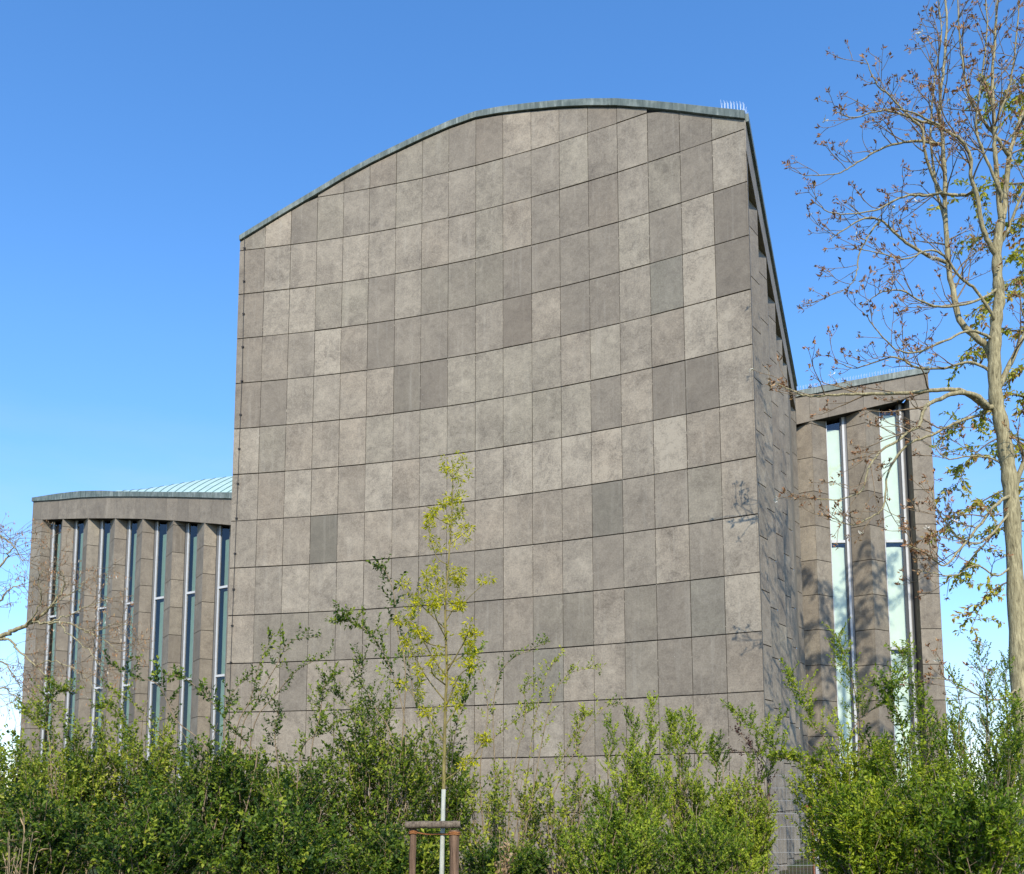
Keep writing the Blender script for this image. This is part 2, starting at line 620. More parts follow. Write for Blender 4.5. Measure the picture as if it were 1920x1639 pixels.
def wall_nrm(u):
    i = int(min(max(math.floor(u), 0), 17))
    d = unit(WP[i + 1] - WP[i])
    return np.array([d[1], -d[0], 0.0])


col_of_px = lambda px: float(np.interp(px, xs_px, range(19)))
ru, rz = [], []
for (x, y) in roof_px:
    u = col_of_px(x)
    q = wall_xy(u)
    d = ray(x, y)
    s = math.hypot(*q) / math.hypot(d[0], d[1])
    ru.append(u)
    rz.append(EYE + d[2] * s)
roof_z = lambda u: float(np.interp(u, ru, rz))
print('roof z', np.round(rz, 2))

bld = thing('stone_clad_building', 'tall grey stone-clad building with concave curved front, copper-edged roof and two window wings', 'building',
            (WP[9][0], WP[9][1], 0))

TONE = [  # rows from the top, two strings each: tone and hue
    ("555555554477545555", "nnnpnpggnpppnpnnnn"),   # above line -1
    ("574555665655656445", "gpngnngnngnngnnnng"),   # line -1 .. 0
    ("466676666664446547", "pnnnnnnpngpnnpngnn"),
    ("477664644444447473", "pnnggnngggnnnngnnn"),
    ("455853444536446493", "ppnnpnnnnnppnnnbnn"),
    ("436666336666666587", "pnnnppgnggggpgnpnn"),
    ("656666566666646337", "ngpppgnggggggnpnnn"),
    ("657657677788886866", "npnppnpnnnnnnpnnpp"),
    ("565266666655535556", "nppbpppppppppbnngp"),
    ("656666444466645657", "pnnnnnnnnnppnnnpnn"),
    ("644445444454464447", "pgggnnnnnnpggpgnbn"),
    ("564665555544664445", "ppnppnnnnnnbppgnnp"),
    ("666666666666546565", "ppppppppppnnpppppp"),
    ("666666666666666666", "pppppppppppppppppp"),
    ("555555555555555555", "pppppppppppppppppp"),
]
HUE = dict(n=0.55, p=0.85, g=0.32, b=0.13)


def slab(mb, P, n, gap_h=0.012, gap_v=0.0065, depth=0.03, a=(0.5, 0.5, 0.5)):
    """stone slab from corner polygon (counter-clockwise seen from outside), pulled in from its joints"""
    P = np.array(P, float)
    c = P.mean(0)
    hz = unit(np.cross((0, 0, 1), n))
    Q = []
    for p in P:
        dv = p - c
        sh = np.dot(dv, hz)
        sv = dv[2]
        q = p - hz * np.sign(sh) * (gap_v if abs(sh) > 0.02 else 0) - np.array([0, 0, 1]) * np.sign(sv) * (gap_h if abs(sv) > 0.02 else 0)
        Q.append(q)
    Q = np.array(Q)
    mb.poly(Q, 0, a)
    k = len(Q)
    B = Q - np.array(n) * depth
    for i in range(k):
        j = (i + 1) % k
        mb.poly([Q[j], Q[i], B[i], B[j]], 0, a)


mb = MB()
for i in range(18):
    n = wall_nrm(i + 0.5)
    A, B = WP[i], WP[i + 1]
    for r, (tn, hu) in enumerate(TONE):
        zt, zb = Z0 + (2 - r) * P_ROW, Z0 + (1 - r) * P_ROW
        zb = max(zb, -0.1)
        if zt < 0:
            continue
        if r == 0:
            zt += 3
        uu = [0, 0.5, 1]
        tops = [min(zt, roof_z(i + u)) for u in uu]
        if max(tops) - zb < 0.06 or min(tops) < zb - 0.12:
            continue
        tops = [max(t, zb + 0.012) for t in tops]
        pts = [(A[0], A[1], zb), (B[0], B[1], zb)]
        for u, t in zip(uu[::-1], tops[::-1]):
            q = A + (B - A) * u
            pts.append((q[0], q[1], t))
        t = int(tn[i]) / 10.0
        dj = rng.uniform(-0.004, 0.004)
        t = (t - 0.5) * 0.92 + 0.45 + rng.normal(0, 0.018)
        pts = [np.array(p_) + n * dj for p_ in pts]
        slab(mb, pts, n, rng.uniform(0.010, 0.015), rng.uniform(0.005, 0.008), 0.034, a=(t, HUE[hu[i]] + rng.normal(0, 0.03), rng.random()))
        # little pale mortar keys in the upright joints
        if i > 0:
            for kk in range(rng.integers(1, 4)):
                z = zb + rng.random() * P_ROW
                if z < roof_z(i) - 0.1:
                    w = np.array([A[0], A[1], z]) + n * 0.0015
                    hz = unit(np.cross((0, 0, 1), n))
                    mb.box(w, hz * 0.0055, n * 0.002, (0, 0, rng.uniform(0.006, 0.02)), 0, (1.0, 0.5, rng.random()))
# dark bed behind the joints
for i in range(18):
    n = wall_nrm(i + 0.5)
    A = np.array([*WP[i], 0]) - n * 0.029
    B = np.array([*WP[i + 1], 0]) - n * 0.029
    za, zb = roof_z(i), roof_z(i + 1)
    zm = roof_z(i + 0.5)
    m_ = (A + B) / 2
    mb.poly([A, B, B + (0, 0, zb), m_ + (0, 0, zm), A + (0, 0, za)], 1)
mb.build('curved_wall', [M['stone'], M['joint']], bld, attr=True)

# coping along the curved top
PEnd = np.array([*WP[18], 0.0])
PSt = np.array([*WP[0], 0.0])
mb = MB()
us = np.concatenate([np.linspace(0, 9, 55), np.linspace(9, 18, 55)[1:]])
prev = None
for u in us:
    q = np.array([*wall_xy(u), 0])
    i = min(17.99, max(0.01, u))
    n = unit(wall_nrm(i - 0.35 if i > 0.36 else 0.1) + wall_nrm(min(17.9, i + 0.35)))
    z = roof_z(u)
    hgt = 0.155 + 0.045 * u / 18
    sec = [q + n * 0.055 + (0, 0, z + 0.02), q + n * 0.06 + (0, 0, z + hgt), q + n * 0.045 + (0, 0, z + hgt + 0.015), q - n * 0.5 + (0, 0, z + hgt + 0.03),
           q - n * 0.5 + (0, 0, z - 0.02), q - n * 0.02 + (0, 0, z + 0.02)]
    if prev is not None:
        for a in range(6):
            b = (a + 1) % 6
            mb.poly([prev[a], sec[a], sec[b], prev[b]])
    else:
        mb.poly(sec[::-1])
    prev = sec
mb.poly(prev)
for u in np.arange(1.5, 18, 2.45):           # standing joints of the sheets
    q = np.array([*wall_xy(u), 0])
    n = wall_nrm(u)
    hz = unit(np.cross((0, 0, 1), n))
    mb.box(q + n * 0.063 + (0, 0, roof_z(u) + 0.095), hz * 0.012, n * 0.004, (0, 0, 0.078))
mb.build('coping', M['patina'], bld)

# side wall of the tower, running back to the right wing
YW = 31.5
J = at(1493, 795, YW)                          # inner corner where the wing starts
J[2] = 0
wd = unit(J - PEnd)
wn = np.array([wd[1], -wd[0], 0.0])            # outward (to the right)
ZRE = roof_z(18)
print('J', J, 'roof end', ZRE)
ZJ_top = on_wall(1492, 741, PEnd, J)[2]
zf_top = lambda s: ZRE + (ZJ_top - ZRE) * s    # s 0..1 along the side
zf_bot = lambda s: zf_top(s) - 0.74
SL = np.linalg.norm(J - PEnd)
ridges = []
for (x, y) in [(1421.5, 438), (1438.6, 528), (1455, 614), (1468, 680), (1477.5, 738)]:
    q = on_wall(x, y, PEnd, J)
    q[2] = 0
    ridges.append(q)
print('ridge s', [round(float(np.dot(q - PEnd, wd) / SL), 3) for q in ridges])


def facet(mb, A, B, zb, ztA, ztB, zoff=0.0, mottle=0.0, base=0.47, rowh=P_ROW, shade_rows=None):
    """upright strip of slabs between two plan points, joints at the common levels"""
    A = np.array(A, float); B = np.array(B, float)
    A[2] = B[2] = 0
    d = unit(B - A)
    n = np.array([d[1], -d[0], 0])
    k = 0
    z1 = Z0 + zoff + 4 * rowh
    while z1 > zb:
        z2 = z1 - rowh
        ta, tb = min(z1, ztA), min(z1, ztB)
        bot = max(z2, zb)
        if max(ta, tb) - bot > 0.04:
            ta, tb = max(ta, bot + 0.01), max(tb, bot + 0.01)
            a = (base + rng.normal(0, 0.05 + mottle), 0.55 + rng.normal(0, 0.14), rng.random())
            slab(mb, [A + (0, 0, bot), B + (0, 0, bot), B + (0, 0, tb), A + (0, 0, ta)], n, a=a)
        z1 = z2
    mb.poly([A - n * 0.029 + (0, 0, zb), B - n * 0.029 + (0, 0, zb), B - n * 0.029 + (0, 0, ztB), A - n * 0.029 + (0, 0, ztA)], 1)


mb = MB()
# thin return at the corner
c1 = PEnd + wd * 0.34 - wn * 0.015
facet(mb, PEnd - wn * 0.002, c1, -0.1, zf_bot(0) - 0.002, zf_bot(0.02) - 0.002)
prev = c1
for kk, q in enumerate(ridges + [J - wd * 0.12]):
    dback = unit((-0.635, -0.772, 0))
    inner = q + dback * (0.52 if kk < 5 else 0.45)
    if kk == 5:
        q = J - wd * 0.02
    s = np.dot(q - PEnd, wd) / SL
    facet(mb, inner, q - wn * 0.004, -0.1, zf_bot(s) + 0.06, zf_bot(s) + 0.02, zoff=0.0)
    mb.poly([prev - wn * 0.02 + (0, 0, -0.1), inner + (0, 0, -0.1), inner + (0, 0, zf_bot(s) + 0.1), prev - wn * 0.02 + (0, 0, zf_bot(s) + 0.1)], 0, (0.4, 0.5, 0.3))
    prev = q
# fascia band above the piers and its soffit
nf = 18
for i in range(nf):
    s0, s1 = i / nf, (i + 1) / nf
    A, B = PEnd + wd * SL * s0 + wn * 0.006, PEnd + wd * SL * s1 + wn * 0.006
    slab(mb, [A + (0, 0, zf_bot(s0)), B + (0, 0, zf_bot(s1)), B + (0, 0, zf_top(s1)), A + (0, 0, zf_top(s0))], wn, 0.004, 0.003,
         a=(0.52 + rng.normal(0, 0.05), 0.5, rng.random()))
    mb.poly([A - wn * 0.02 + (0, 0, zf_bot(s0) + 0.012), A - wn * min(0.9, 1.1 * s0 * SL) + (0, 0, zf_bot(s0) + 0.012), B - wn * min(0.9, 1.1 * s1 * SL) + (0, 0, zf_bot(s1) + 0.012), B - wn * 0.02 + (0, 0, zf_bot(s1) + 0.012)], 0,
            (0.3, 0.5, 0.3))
    mb.poly([A - wn * 0.029 + (0, 0, zf_bot(s0)), B - wn * 0.029 + (0, 0, zf_bot(s1)), B - wn * 0.029 + (0, 0, zf_top(s1)), A - wn * 0.029 + (0, 0, zf_top(s0))], 1)
mb.build('side_wall', [M['stone'], M['joint']], bld, attr=True)


def coping_line(mb, A, B, zA, zB, n, h=0.17, out=0.06, inn=0.4):
    A = np.array(A, float); B = np.array(B, float)
    A[2] = B[2] = 0
    s = []
    for p, z in ((A, zA), (B, zB)):
        s.append([p + n * out + (0, 0, z + 0.015), p + n * out + (0, 0, z + h), p - n * inn + (0, 0, z + h + 0.02), p - n * inn + (0, 0, z - 0.02)])
    for a in range(4):
        b = (a + 1) % 4
        mb.poly([s[0][a], s[1][a], s[1][b], s[0][b]])
    mb.poly(s[0][::-1]); mb.poly(s[1])


mb = MB()
coping_line(mb, PEnd + wd * 0.06, J, zf_top(0), zf_top(1), wn, 0.2, 0.07)
mb.build('coping', M['patina'], bld)


def spikes(mb, A, B, step, h=0.17, spread=0.05, lean=(0, 0, 0)):
    A, B = np.array(A, float), np.array(B, float)
    n = int(np.linalg.norm(B - A) / step)
    d = unit(B - A)
    s = unit(np.cross(d, (0, 0, 1)))
    mb.bar(A + (0, 0, 0.008), B + (0, 0, 0.008), 0.03, 0.008)
    for i in range(n + 1):
        p = A + (B - A) * i / n
        for k in (-1, 0, 1):
            q = p + np.array([0, 0, h]) + s * k * spread + np.array(lean) * h + rng.normal(0, 0.006, 3)
            mb.tube([p, q], [0.005, 0.0035], 4)


ua, ub = col_of_px(1355), 17.97

# lightning conductor down the left edge
lc = MB()
pts = []
cpx = [(459.5, 446), (458, 560), (455, 700), (449, 850), (443, 1000), (437, 1150), (432, 1290), (428, 1420), (424, 1560)]
for (x, y) in cpx:
    q = on_wall(x, y, np.array([*WP[0], 0]), np.array([*WP[1], 0])) + wall_nrm(0.2) * 0.03
    pts.append(q)
lc.tube(pts, 0.007, 6)
for y in (466, 528, 589, 651, 715, 778, 842, 907, 972, 1038, 1105, 1173, 1242, 1312, 1384):
    x = np.interp(y, [c[1] for c in cpx], [c[0] for c in cpx])
    q = on_wall(x, y, np.array([*WP[0], 0]), np.array([*WP[1], 0]))
    n = wall_nrm(0.2)
    lc.tube([q, q + n * 0.045], [0.016, 0.02], 8)
    hz = unit(np.cross((0, 0, 1), n))
    lc.box(q + n * 0.03, hz * 0.034, n * 0.01, (0, 0, 0.013))
lc.build('lightning_conductor', M['cable'], bld)

# hidden flanks and back so that the body is closed, and its roof
mb = MB()
BL = np.array([-8.0, 38.0, 0.0])
hid = [PSt, BL]
facet(mb, BL, PSt, -0.1, roof_z(0), roof_z(0))
mb.poly([BL, (9.5, 40, 0), (9.5, 40, 15), BL + (0, 0, 15)], 1)
mb.build('left_flank_wall', [M['stone'], M['joint']], bld, attr=True)
mb = MB()
uu = np.linspace(0, 18, 37)
for a, b in zip(uu[:-1], uu[1:]):
    pa, pb = wall_xy(a), wall_xy(b)
    na, nb = wall_nrm(max(0, a - .01)), wall_nrm(max(0, b - .01))
    qa = pa - na[:2] * 0.45
    qb = pb - nb[:2] * 0.45
    bk = lambda u: np.array([BL[0] + (J[0] - BL[0]) * u / 18, BL[1] + (J[1] - 0.3 - BL[1]) * u / 18])
    ka, kb = bk(a), bk(b)
    za, zb = roof_z(a) + 0.1, roof_z(b) + 0.1
    mb.poly([(*qa, za), (*qb, zb), (*kb, zb - 0.3), (*ka, za - 0.3)])
mb.build('copper_roof', M['mint'], bld)

# ------------------------------------------------------------------ wings
def window(A, B, n, zb, zt, transoms, jl_parts, jr_parts, blind_gap, blind_from=0.0, top_gap=0.5, bm='blind'):
    """tall narrow window between plan points A,B (left,right seen from outside); n outward"""
    A = np.array(A, float); B = np.array(B, float)
    A[2] = B[2] = 0
    d = unit(B - A)
    W = np.linalg.norm(B - A)
    up = np.array([0, 0, 1.0])
    zc, hh = (zb + zt) / 2, (zt - zb) / 2
    f = MB()
    # jambs: strips of (width, material, how far proud) from each side inwards
    pos = 0.0
    for (w_, m_, pr) in jl_parts:
        f.box(A + d * (pos + w_ / 2) + n * (pr - 0.04) + up * zc, d * (w_ / 2 - 0.001), n * 0.05, up * (hh - 0.002 * m_), m_)
        pos += w_
    jl = pos
    pos = 0.0
    for (w_, m_, pr) in jr_parts:
        f.box(B - d * (pos + w_ / 2) + n * (pr - 0.04) + up * zc, d * (w_ / 2 - 0.001), n * 0.05, up * (hh - 0.002 * m_), m_)
        pos += w_
    jr = pos
    for z in transoms:
        f.box(A + d * (jl + (W - jl - jr) / 2) - n * 0.02 + up * z, d * ((W - jl - jr) / 2 - 0.002), n * 0.052, up * 0.05, 0)
    fo = f.build('window', [M['frame'], M['darkframe'], M['greyframe']], bld)
    g = MB()
    edges = [zb] + list(transoms) + [zt]
    edges = sorted(edges)
    for a, b in zip(edges[:-1], edges[1:]):
        p, q = A + d * (jl - 0.01) - n * 0.03, B - d * (jr - 0.01) - n * 0.03
        g.poly([p + up * (a + 0.03), q + up * (a + 0.03), q + up * (b - 0.03), p + up * (b - 0.03)])
    go = g.build('pane', M['glass'], fo)
    go.location = (0, 0, 0)
    bl = MB()
    for i, (a, b) in enumerate(zip(edges[:-1], edges[1:])):
        p = A + d * (jl + (W - jl - jr) * blind_from - 0.02) - n * blind_gap
        q = B - d * (jr - 0.03) - n * blind_gap
        tg = top_gap if i == len(edges) - 2 else 0.2
        m = 5
        for k in range(m):                       # slightly waving lower hem of the roller
            u0, u1 = k / m, (k + 1) / m
            o0 = 0.02 * math.sin(u0 * 3.1)
            o1 = 0.02 * math.sin(u1 * 3.1)
            bl.poly([p + (q - p) * u0 + up * (a + 0.02), p + (q - p) * u1 + up * (a + 0.02), p + (q - p) * u1 + up * (b - tg + o1), p + (q - p) * u0 + up * (b - tg + o0)])
    bo = bl.build('blind', M[bm], fo)
    bo.location = (0, 0, 0)
    dk = MB()
    p, q = A - n * 0.6 - d * 0.5, B - n * 0.6 + d * 0.5
    dk.poly([p + up * zb, q + up * zb, q + up * (zt + .02), p + up * (zt + .02)])
    p2, q2 = A - n * 0.05 - d * 0.5, B - n * 0.05 + d * 0.5
    dk.poly([p + up * (zt + .02), q + up * (zt + .02), q2 + up * (zt + .02), p2 + up * (zt + .02)])
    dk.poly([p + up * zb, p + up * zt, p2 + up * zt, p2 + up * zb])
    dk.poly([q + up * zb, q + up * zt, q2 + up * zt, q2 + up * zb])
    do = dk.build('room_behind', M['dark'], fo)
    do.location = (0, 0, 0)
    return fo


ZT1, ZT2 = EYE + 9.35, EYE + 5.45
ZSILL = 0.9

# ---- left wing
LA = at(126, 1030, 43.9)
LB = at(392, 966, 38.7)
print('left wing row z', LA[2], LB[2])
LA[2] = LB[2] = 0
ld = unit(LB - LA)
ln = np.array([ld[1], -ld[0], 0])              # outward
lrow = at(126, 1030, 43.9)[2]
zoff = (lrow - Z0) - round((lrow - Z0) / P_ROW) * P_ROW
fas_bot = [(60, 975.5), (80, 974.5), (117, 973), (165, 972), (216, 972), (267.5, 973), (325, 976), (383.7, 980.5), (432, 984.5), (470, 989)]
fas_top = [(60, 941), (110, 938), (150, 934), (200, 932), (270, 932), (340, 933), (432, 935.5), (470, 937)]
cop_top = [(60, 934), (110, 926), (150, 921.5), (190, 920.5), (220, 922), (300, 923), (432, 924), (470, 925)]


def sz(list_px):
    out = []
    for (x, y) in list_px:
        q = on_wall(x, y, LA, LB)
        out.append((np.dot(q - LA, ld), q[2]))
    return np.array(out)


FB, FT, CTp = sz(fas_bot), sz(fas_top), sz(cop_top)
zb_at = lambda s: float(np.interp(s, FB[:, 0], FB[:, 1]))
zt_at = lambda s: float(np.interp(s, FT[:, 0], FT[:, 1]))
zc_at = lambda s: float(np.interp(s, CTp[:, 0], CTp[:, 1]))
lp = lambda s, t=0.0: LA + ld * s - ln * t     # t = depth behind the front line
s_left = np.dot(on_wall(59, 1000, LA, LB) - LA, ld)
rs = [np.dot(on_wall(x, 978, LA, LB) - LA, ld) for x in (79, 117.5, 165, 216, 267.5, 325, 383.7, 446)]
print('left ridges', np.round(rs, 2), 's_left', s_left)
mb = MB()
TD = 0.44
facet(mb, lp(s_left), lp(rs[0]), -0.1, zb_at(s_left), zb_at(rs[0]), zoff=zoff, base=0.40)
for i in range(len(rs) - 1):
    a, b = rs[i], rs[i + 1]
    s1 = a + (0.30 if i else 0.12)
    s2 = b - (0.93 if i else 0.75)
    TDi = TD
    facet(mb, lp(a), lp(s1, TDi), -0.1, zb_at(a) + 0.02, zb_at(s1) + 0.02, zoff=zoff, base=0.40, mottle=0.02)
    facet(mb, lp(s2, TDi), lp(b), -0.1, zb_at(s2) + 0.02, zb_at(b) + 0.02, zoff=zoff, base=0.40, mottle=0.02)
    zw = max(zb_at(s1), zb_at(s2)) + 0.03
    window(lp(s1, TDi), lp(s2, TDi), ln, ZSILL, zw, [ZT1, ZT2], [(0.03, 1, -0.02), (0.12, 2, 0.0), (0.025, 1, -0.02), (0.085, 0, 0.01)], [(0.035, 2, 0.0)], 0.06, 0.50, 0.75, 'blind_green')
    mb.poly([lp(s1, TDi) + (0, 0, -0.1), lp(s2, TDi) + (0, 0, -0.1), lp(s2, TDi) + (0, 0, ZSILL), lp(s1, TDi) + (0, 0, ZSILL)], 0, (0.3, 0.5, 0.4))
# fascia
ss = np.arange(s_left, rs[-1], 0.742)
ss = list(ss) + [rs[-1]]
for a, b in zip(ss[:-1], ss[1:]):
    A, B = lp(a) + ln * 0.004, lp(b) + ln * 0.004
    slab(mb, [A + (0, 0, zb_at(a)), B + (0, 0, zb_at(b)), B + (0, 0, zt_at(b)), A + (0, 0, zt_at(a))], ln, 0.004, 0.004,
         a=(0.38 + rng.normal(0, 0.06), 0.6 + rng.normal(0, 0.1), rng.random()))
    mb.poly([A - ln * 0.029 + (0, 0, zb_at(a) + .005), B - ln * 0.029 + (0, 0, zb_at(b) + .005), B - ln * 0.029 + (0, 0, zt_at(b)), A - ln * 0.029 + (0, 0, zt_at(a))], 1)
    mb.poly([A - ln * 0.02 + (0, 0, zb_at(a) + .01), A - ln * 0.7 + (0, 0, zb_at(a) + .01), B - ln * 0.7 + (0, 0, zb_at(b) + .01), B - ln * 0.02 + (0, 0, zb_at(b) + .01)], 1)  # soffit coloured dark like the joints to deepen the shade under the fascia
# plain end bay that runs on to the tower's flank
se = rs[-1] + 3.35
facet(mb, lp(rs[-1]), lp(se), -0.1, zb_at(rs[-1]), zb_at(rs[-1]), zoff=zoff, base=0.40)
facet(mb, lp(rs[-1]) + ln * 0.004, lp(se) + ln * 0.004, zb_at(rs[-1]) + 0.003, zt_at(rs[-1]), zt_at(rs[-1]), zoff=zoff, base=0.38)
# end wall, turned away
E0 = lp(s_left)
E1 = E0 + unit((-0.25, 1, 0)) * 9
facet(mb, E1, E0, -0.1, zt_at(s_left), zt_at(s_left), zoff=zoff, base=0.4)
mb.build('left_wing_wall', [M['stone'], M['joint']], bld, attr=True)

mb = MB()
ss = np.linspace(s_left - 0.05, se, 46)
for a, b in zip(ss[:-1], ss[1:]):
    A, B = lp(a) + ln * 0.07, lp(b) + ln * 0.07
    A2, B2 = lp(a, 0.5), lp(b, 0.5)
    mb.poly([A + (0, 0, zt_at(a) + .01), B + (0, 0, zt_at(b) + .01), B + (0, 0, zc_at(b)), A + (0, 0, zc_at(a))])
    mb.poly([A + (0, 0, zc_at(a)), B + (0, 0, zc_at(b)), B2 + (0, 0, zc_at(b) + .03), A2 + (0, 0, zc_at(a) + .03)])
    mb.poly([A + (0, 0, zt_at(a) + .01), A2 + (0, 0, zt_at(a) + .01), B2 + (0, 0, zt_at(b) + .01), B + (0, 0, zt_at(b) + .01)])
    if int(b * 1.3) != int(a * 1.3):
        mb.box(lp(b) + ln * 0.073 + (0, 0, (zt_at(b) + zc_at(b)) / 2), ld * 0.012, ln * 0.004, (0, 0, (zc_at(b) - zt_at(b)) / 2 - 0.02))
a = s_left - 0.05
mb.poly([lp(a) + ln * 0.07 + (0, 0, zt_at(a)), lp(a) + ln * 0.07 + (0, 0, zc_at(a)), lp(a, .5) + (0, 0, zc_at(a)), lp(a, .5) + (0, 0, zt_at(a))])
mb.build('coping', M['patina'], bld)

# pale green seamed roof rising behind the left wing
mb = MB()
sil = [(150, 923), (235, 921), (270, 917.5), (310, 911), (350, 904), (390, 898), (435, 893), (480, 889), (600, 884)]
DB = 4.2
fr, bk_, md = [], [], []
for xf in np.linspace(195, 446, 19):
    sfr = np.dot(on_wall(xf, 925, LA, LB) - LA, ld)
    f_ = lp(sfr, 0.45) + (0, 0, zc_at(sfr) + 0.02)
    xb = xf + 30 + max(0, xf - 235) * 0.40
    yb = np.interp(xb, [c[0] for c in sil], [c[1] for c in sil])
    q = on_wall(xb, yb, LA - ln * DB, LB - ln * DB)
    fr.append(f_); bk_.append(q)
rows_ = []
for f_, q in zip(fr, bk_):
    m_ = (f_ + q) / 2 + np.array([0, 0, 0.16])
    t = np.linspace(0, 1, 9)[:, None]
    rows_.append((1 - t) ** 2 * f_ + 2 * t * (1 - t) * m_ + t * t * q)
for i in range(len(rows_) - 1):
    for j in range(8):
        mb.poly([rows_[i][j], rows_[i + 1][j], rows_[i + 1][j + 1], rows_[i][j + 1]], 0)
for r_ in rows_[1:]:
    mb.tube(r_ + (0, 0, 0.015), 0.02, 5, 1)
a0 = s_left + 0.05
mb.poly([lp(a0, 0.45) + (0, 0, zc_at(a0) - .1), rows_[0][0] - (0, 0, 0.1), rows_[0][-1] - (0, 0, 0.6), lp(a0 - 1, 6) + (0, 0, zc_at(a0) - .5)], 0)
mb.poly([rows_[0][-1], rows_[-1][-1], rows_[-1][-1] - ln * 6 - (0, 0, 1.2), rows_[0][-1] - ln * 6 - (0, 0, 1.2)], 0)
mb.build('seamed_roof', [M['mint'], M['seam']], bld)

# ---- right wing
RA = J.copy()
RB = at(1745, 800, YW - 0.15)
RB[2] = 0
rd = unit(RB - RA)
rn = np.array([rd[1], -rd[0], 0])
rp = lambda s, t=0.0: RA + rd * s - rn * t
sx = lambda x, y=790: float(np.dot(on_wall(x, y, RA, RB) - RA, rd))
zr = lambda x, y: float(on_wall(x, y, RA, RB)[2])
s_end = sx(1745)
fb0, fb1 = zr(1493, 796), zr(1695, 750)
fbs0, fbs1 = 0.0, sx(1695)
ft0, ft1 = zr(1493, 746), zr(1725, 703)
zb2 = lambda s: fb0 + (fb1 - fb0) * s / fbs1
zt2 = lambda s: ft0 + (ft1 - ft0) * s / sx(1725)
rowz = zr(1730, 854.5)
zo2 = (rowz - Z0) - round((rowz - Z0) / P_ROW) * P_ROW
mb = MB()
T2 = 0.40
r1, r2 = sx(1521), sx(1622)
# recess ends chosen so the window edges fall where the piers stop
e1 = sx(1548) + 0.34 * T2
e2 = sx(1587) + 0.34 * T2
e3 = sx(1649) + 0.37 * T2
e4 = sx(1706) + 0.37 * T2
facet(mb, rp(0.0, 0.3), rp(r1), -0.1, zb2(0) + .02, zb2(r1) + .02, zoff=zo2, base=0.44, mottle=0.02)
facet(mb, rp(r1), rp(e1, T2), -0.1, zb2(r1) + .02, zb2(e1) + .02, zoff=zo2, base=0.42, mottle=0.02)
facet(mb, rp(e2, T2), rp(r2), -0.1, zb2(e2) + .02, zb2(r2) + .02, zoff=zo2, base=0.44, mottle=0.02)
facet(mb, rp(r2), rp(e3, T2), -0.1, zb2(r2) + .02, zb2(e3) + .02, zoff=zo2, base=0.42, mottle=0.02)
sp = sx(1706)
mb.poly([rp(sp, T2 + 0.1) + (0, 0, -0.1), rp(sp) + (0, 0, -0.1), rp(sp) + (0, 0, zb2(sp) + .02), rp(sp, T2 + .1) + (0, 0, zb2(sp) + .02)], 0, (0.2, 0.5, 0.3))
facet(mb, rp(sp + 0.004), rp(s_end), -0.1, zb2(fbs1), zb2(fbs1), zoff=zo2, base=0.40, mottle=0.02)
for (a, b) in ((e1, e2), (e3, sp)):
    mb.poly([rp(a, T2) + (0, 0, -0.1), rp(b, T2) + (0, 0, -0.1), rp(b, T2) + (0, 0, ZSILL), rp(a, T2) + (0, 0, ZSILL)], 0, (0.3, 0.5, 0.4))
window(rp(e1, T2), rp(e2, T2), rn, ZSILL, zb2(e2) + .03, [ZT1, ZT2], [(0.03, 0, 0.0)], [(0.03, 1, -0.01), (0.06, 2, 0.0), (0.08, 0, 0.01), (0.06, 1, -0.02)], 0.12, 0.0, 0.50)
window(rp(e3, T2), rp(sp - 0.005, T2), rn, ZSILL, zb2(sp) + .03, [ZT1, ZT2], [(0.03, 0, 0.0)], [(0.09, 1, -0.02), (0.04, 2, 0.0), (0.08, 0, 0.01), (0.09, 1, -0.03)], 0.12, 0.0, 0.45)
ss = [0, sx(1519), sx(1553), sx(1587), sx(1621), sx(1661), sx(1700), s_end]
for a, b in zip(ss[:-1], ss[1:]):
    A, B = rp(a) + rn * 0.004, rp(b) + rn * 0.004
    za, zb_ = zb2(a), zb2(b)
    if a > sx(1690):
        za = zb_ = zb2(fbs1) + 0.001
    slab(mb, [A + (0, 0, za), B + (0, 0, zb_), B + (0, 0, zt2(b)), A + (0, 0, zt2(a))], rn, 0.004, 0.004, a=(0.30 + rng.normal(0, 0.04), 0.55, rng.random()))
    mb.poly([A - rn * 0.029 + (0, 0, za + .005), B - rn * 0.029 + (0, 0, zb_ + .005), B - rn * 0.029 + (0, 0, zt2(b)), A - rn * 0.029 + (0, 0, zt2(a))], 1)
    if b < s_end:
        mb.poly([A - rn * 0.02 + (0, 0, za + .01), A - rn * 0.7 + (0, 0, za + .01), B - rn * 0.7 + (0, 0, zb_ + .01), B - rn * 0.02 + (0, 0, zb_ + .01)], 1)  # soffit again in the joint colour, its shade darkened by paint
E0 = rp(s_end)
E1 = E0 + unit((0.1, 1, 0)) * 9
facet(mb, E0, E1, -0.1, zt2(s_end), zt2(s_end), zoff=zo2, base=0.4)
mb.build('right_wing_wall', [M['stone'], M['joint']], bld, attr=True)
mb = MB()
coping_line(mb, rp(-0.05), rp(s_end + 0.04), zt2(-0.05), zt2(s_end), rn, 0.24, 0.06, 3.0)
mb.build('coping', M['patina'], bld)
sp_mb = MB()
spikes(sp_mb, rp(0.1) + (0, 0, zt2(0.1) + 0.24), rp(s_end - 0.1) + (0, 0, zt2(s_end - .1) + 0.24), 0.1, 0.17)
sp_mb.build('bird_spikes', M['steel'], bld)
mb = MB()
spikes(mb, PEnd + wd * 0.1 - wn * 0.02 + (0, 0, ZRE + 0.21), J - wn * 0.02 + (0, 0, ZJ_top + 0.21), 0.085, 0.19)
spikes(mb, np.array([*wall_xy(ua), roof_z(ua) + 0.205]), np.array([*wall_xy(ub), roof_z(ub) + 0.215]), 0.07, 0.2)
mb.build('bird_spikes', M['steel'], bld)


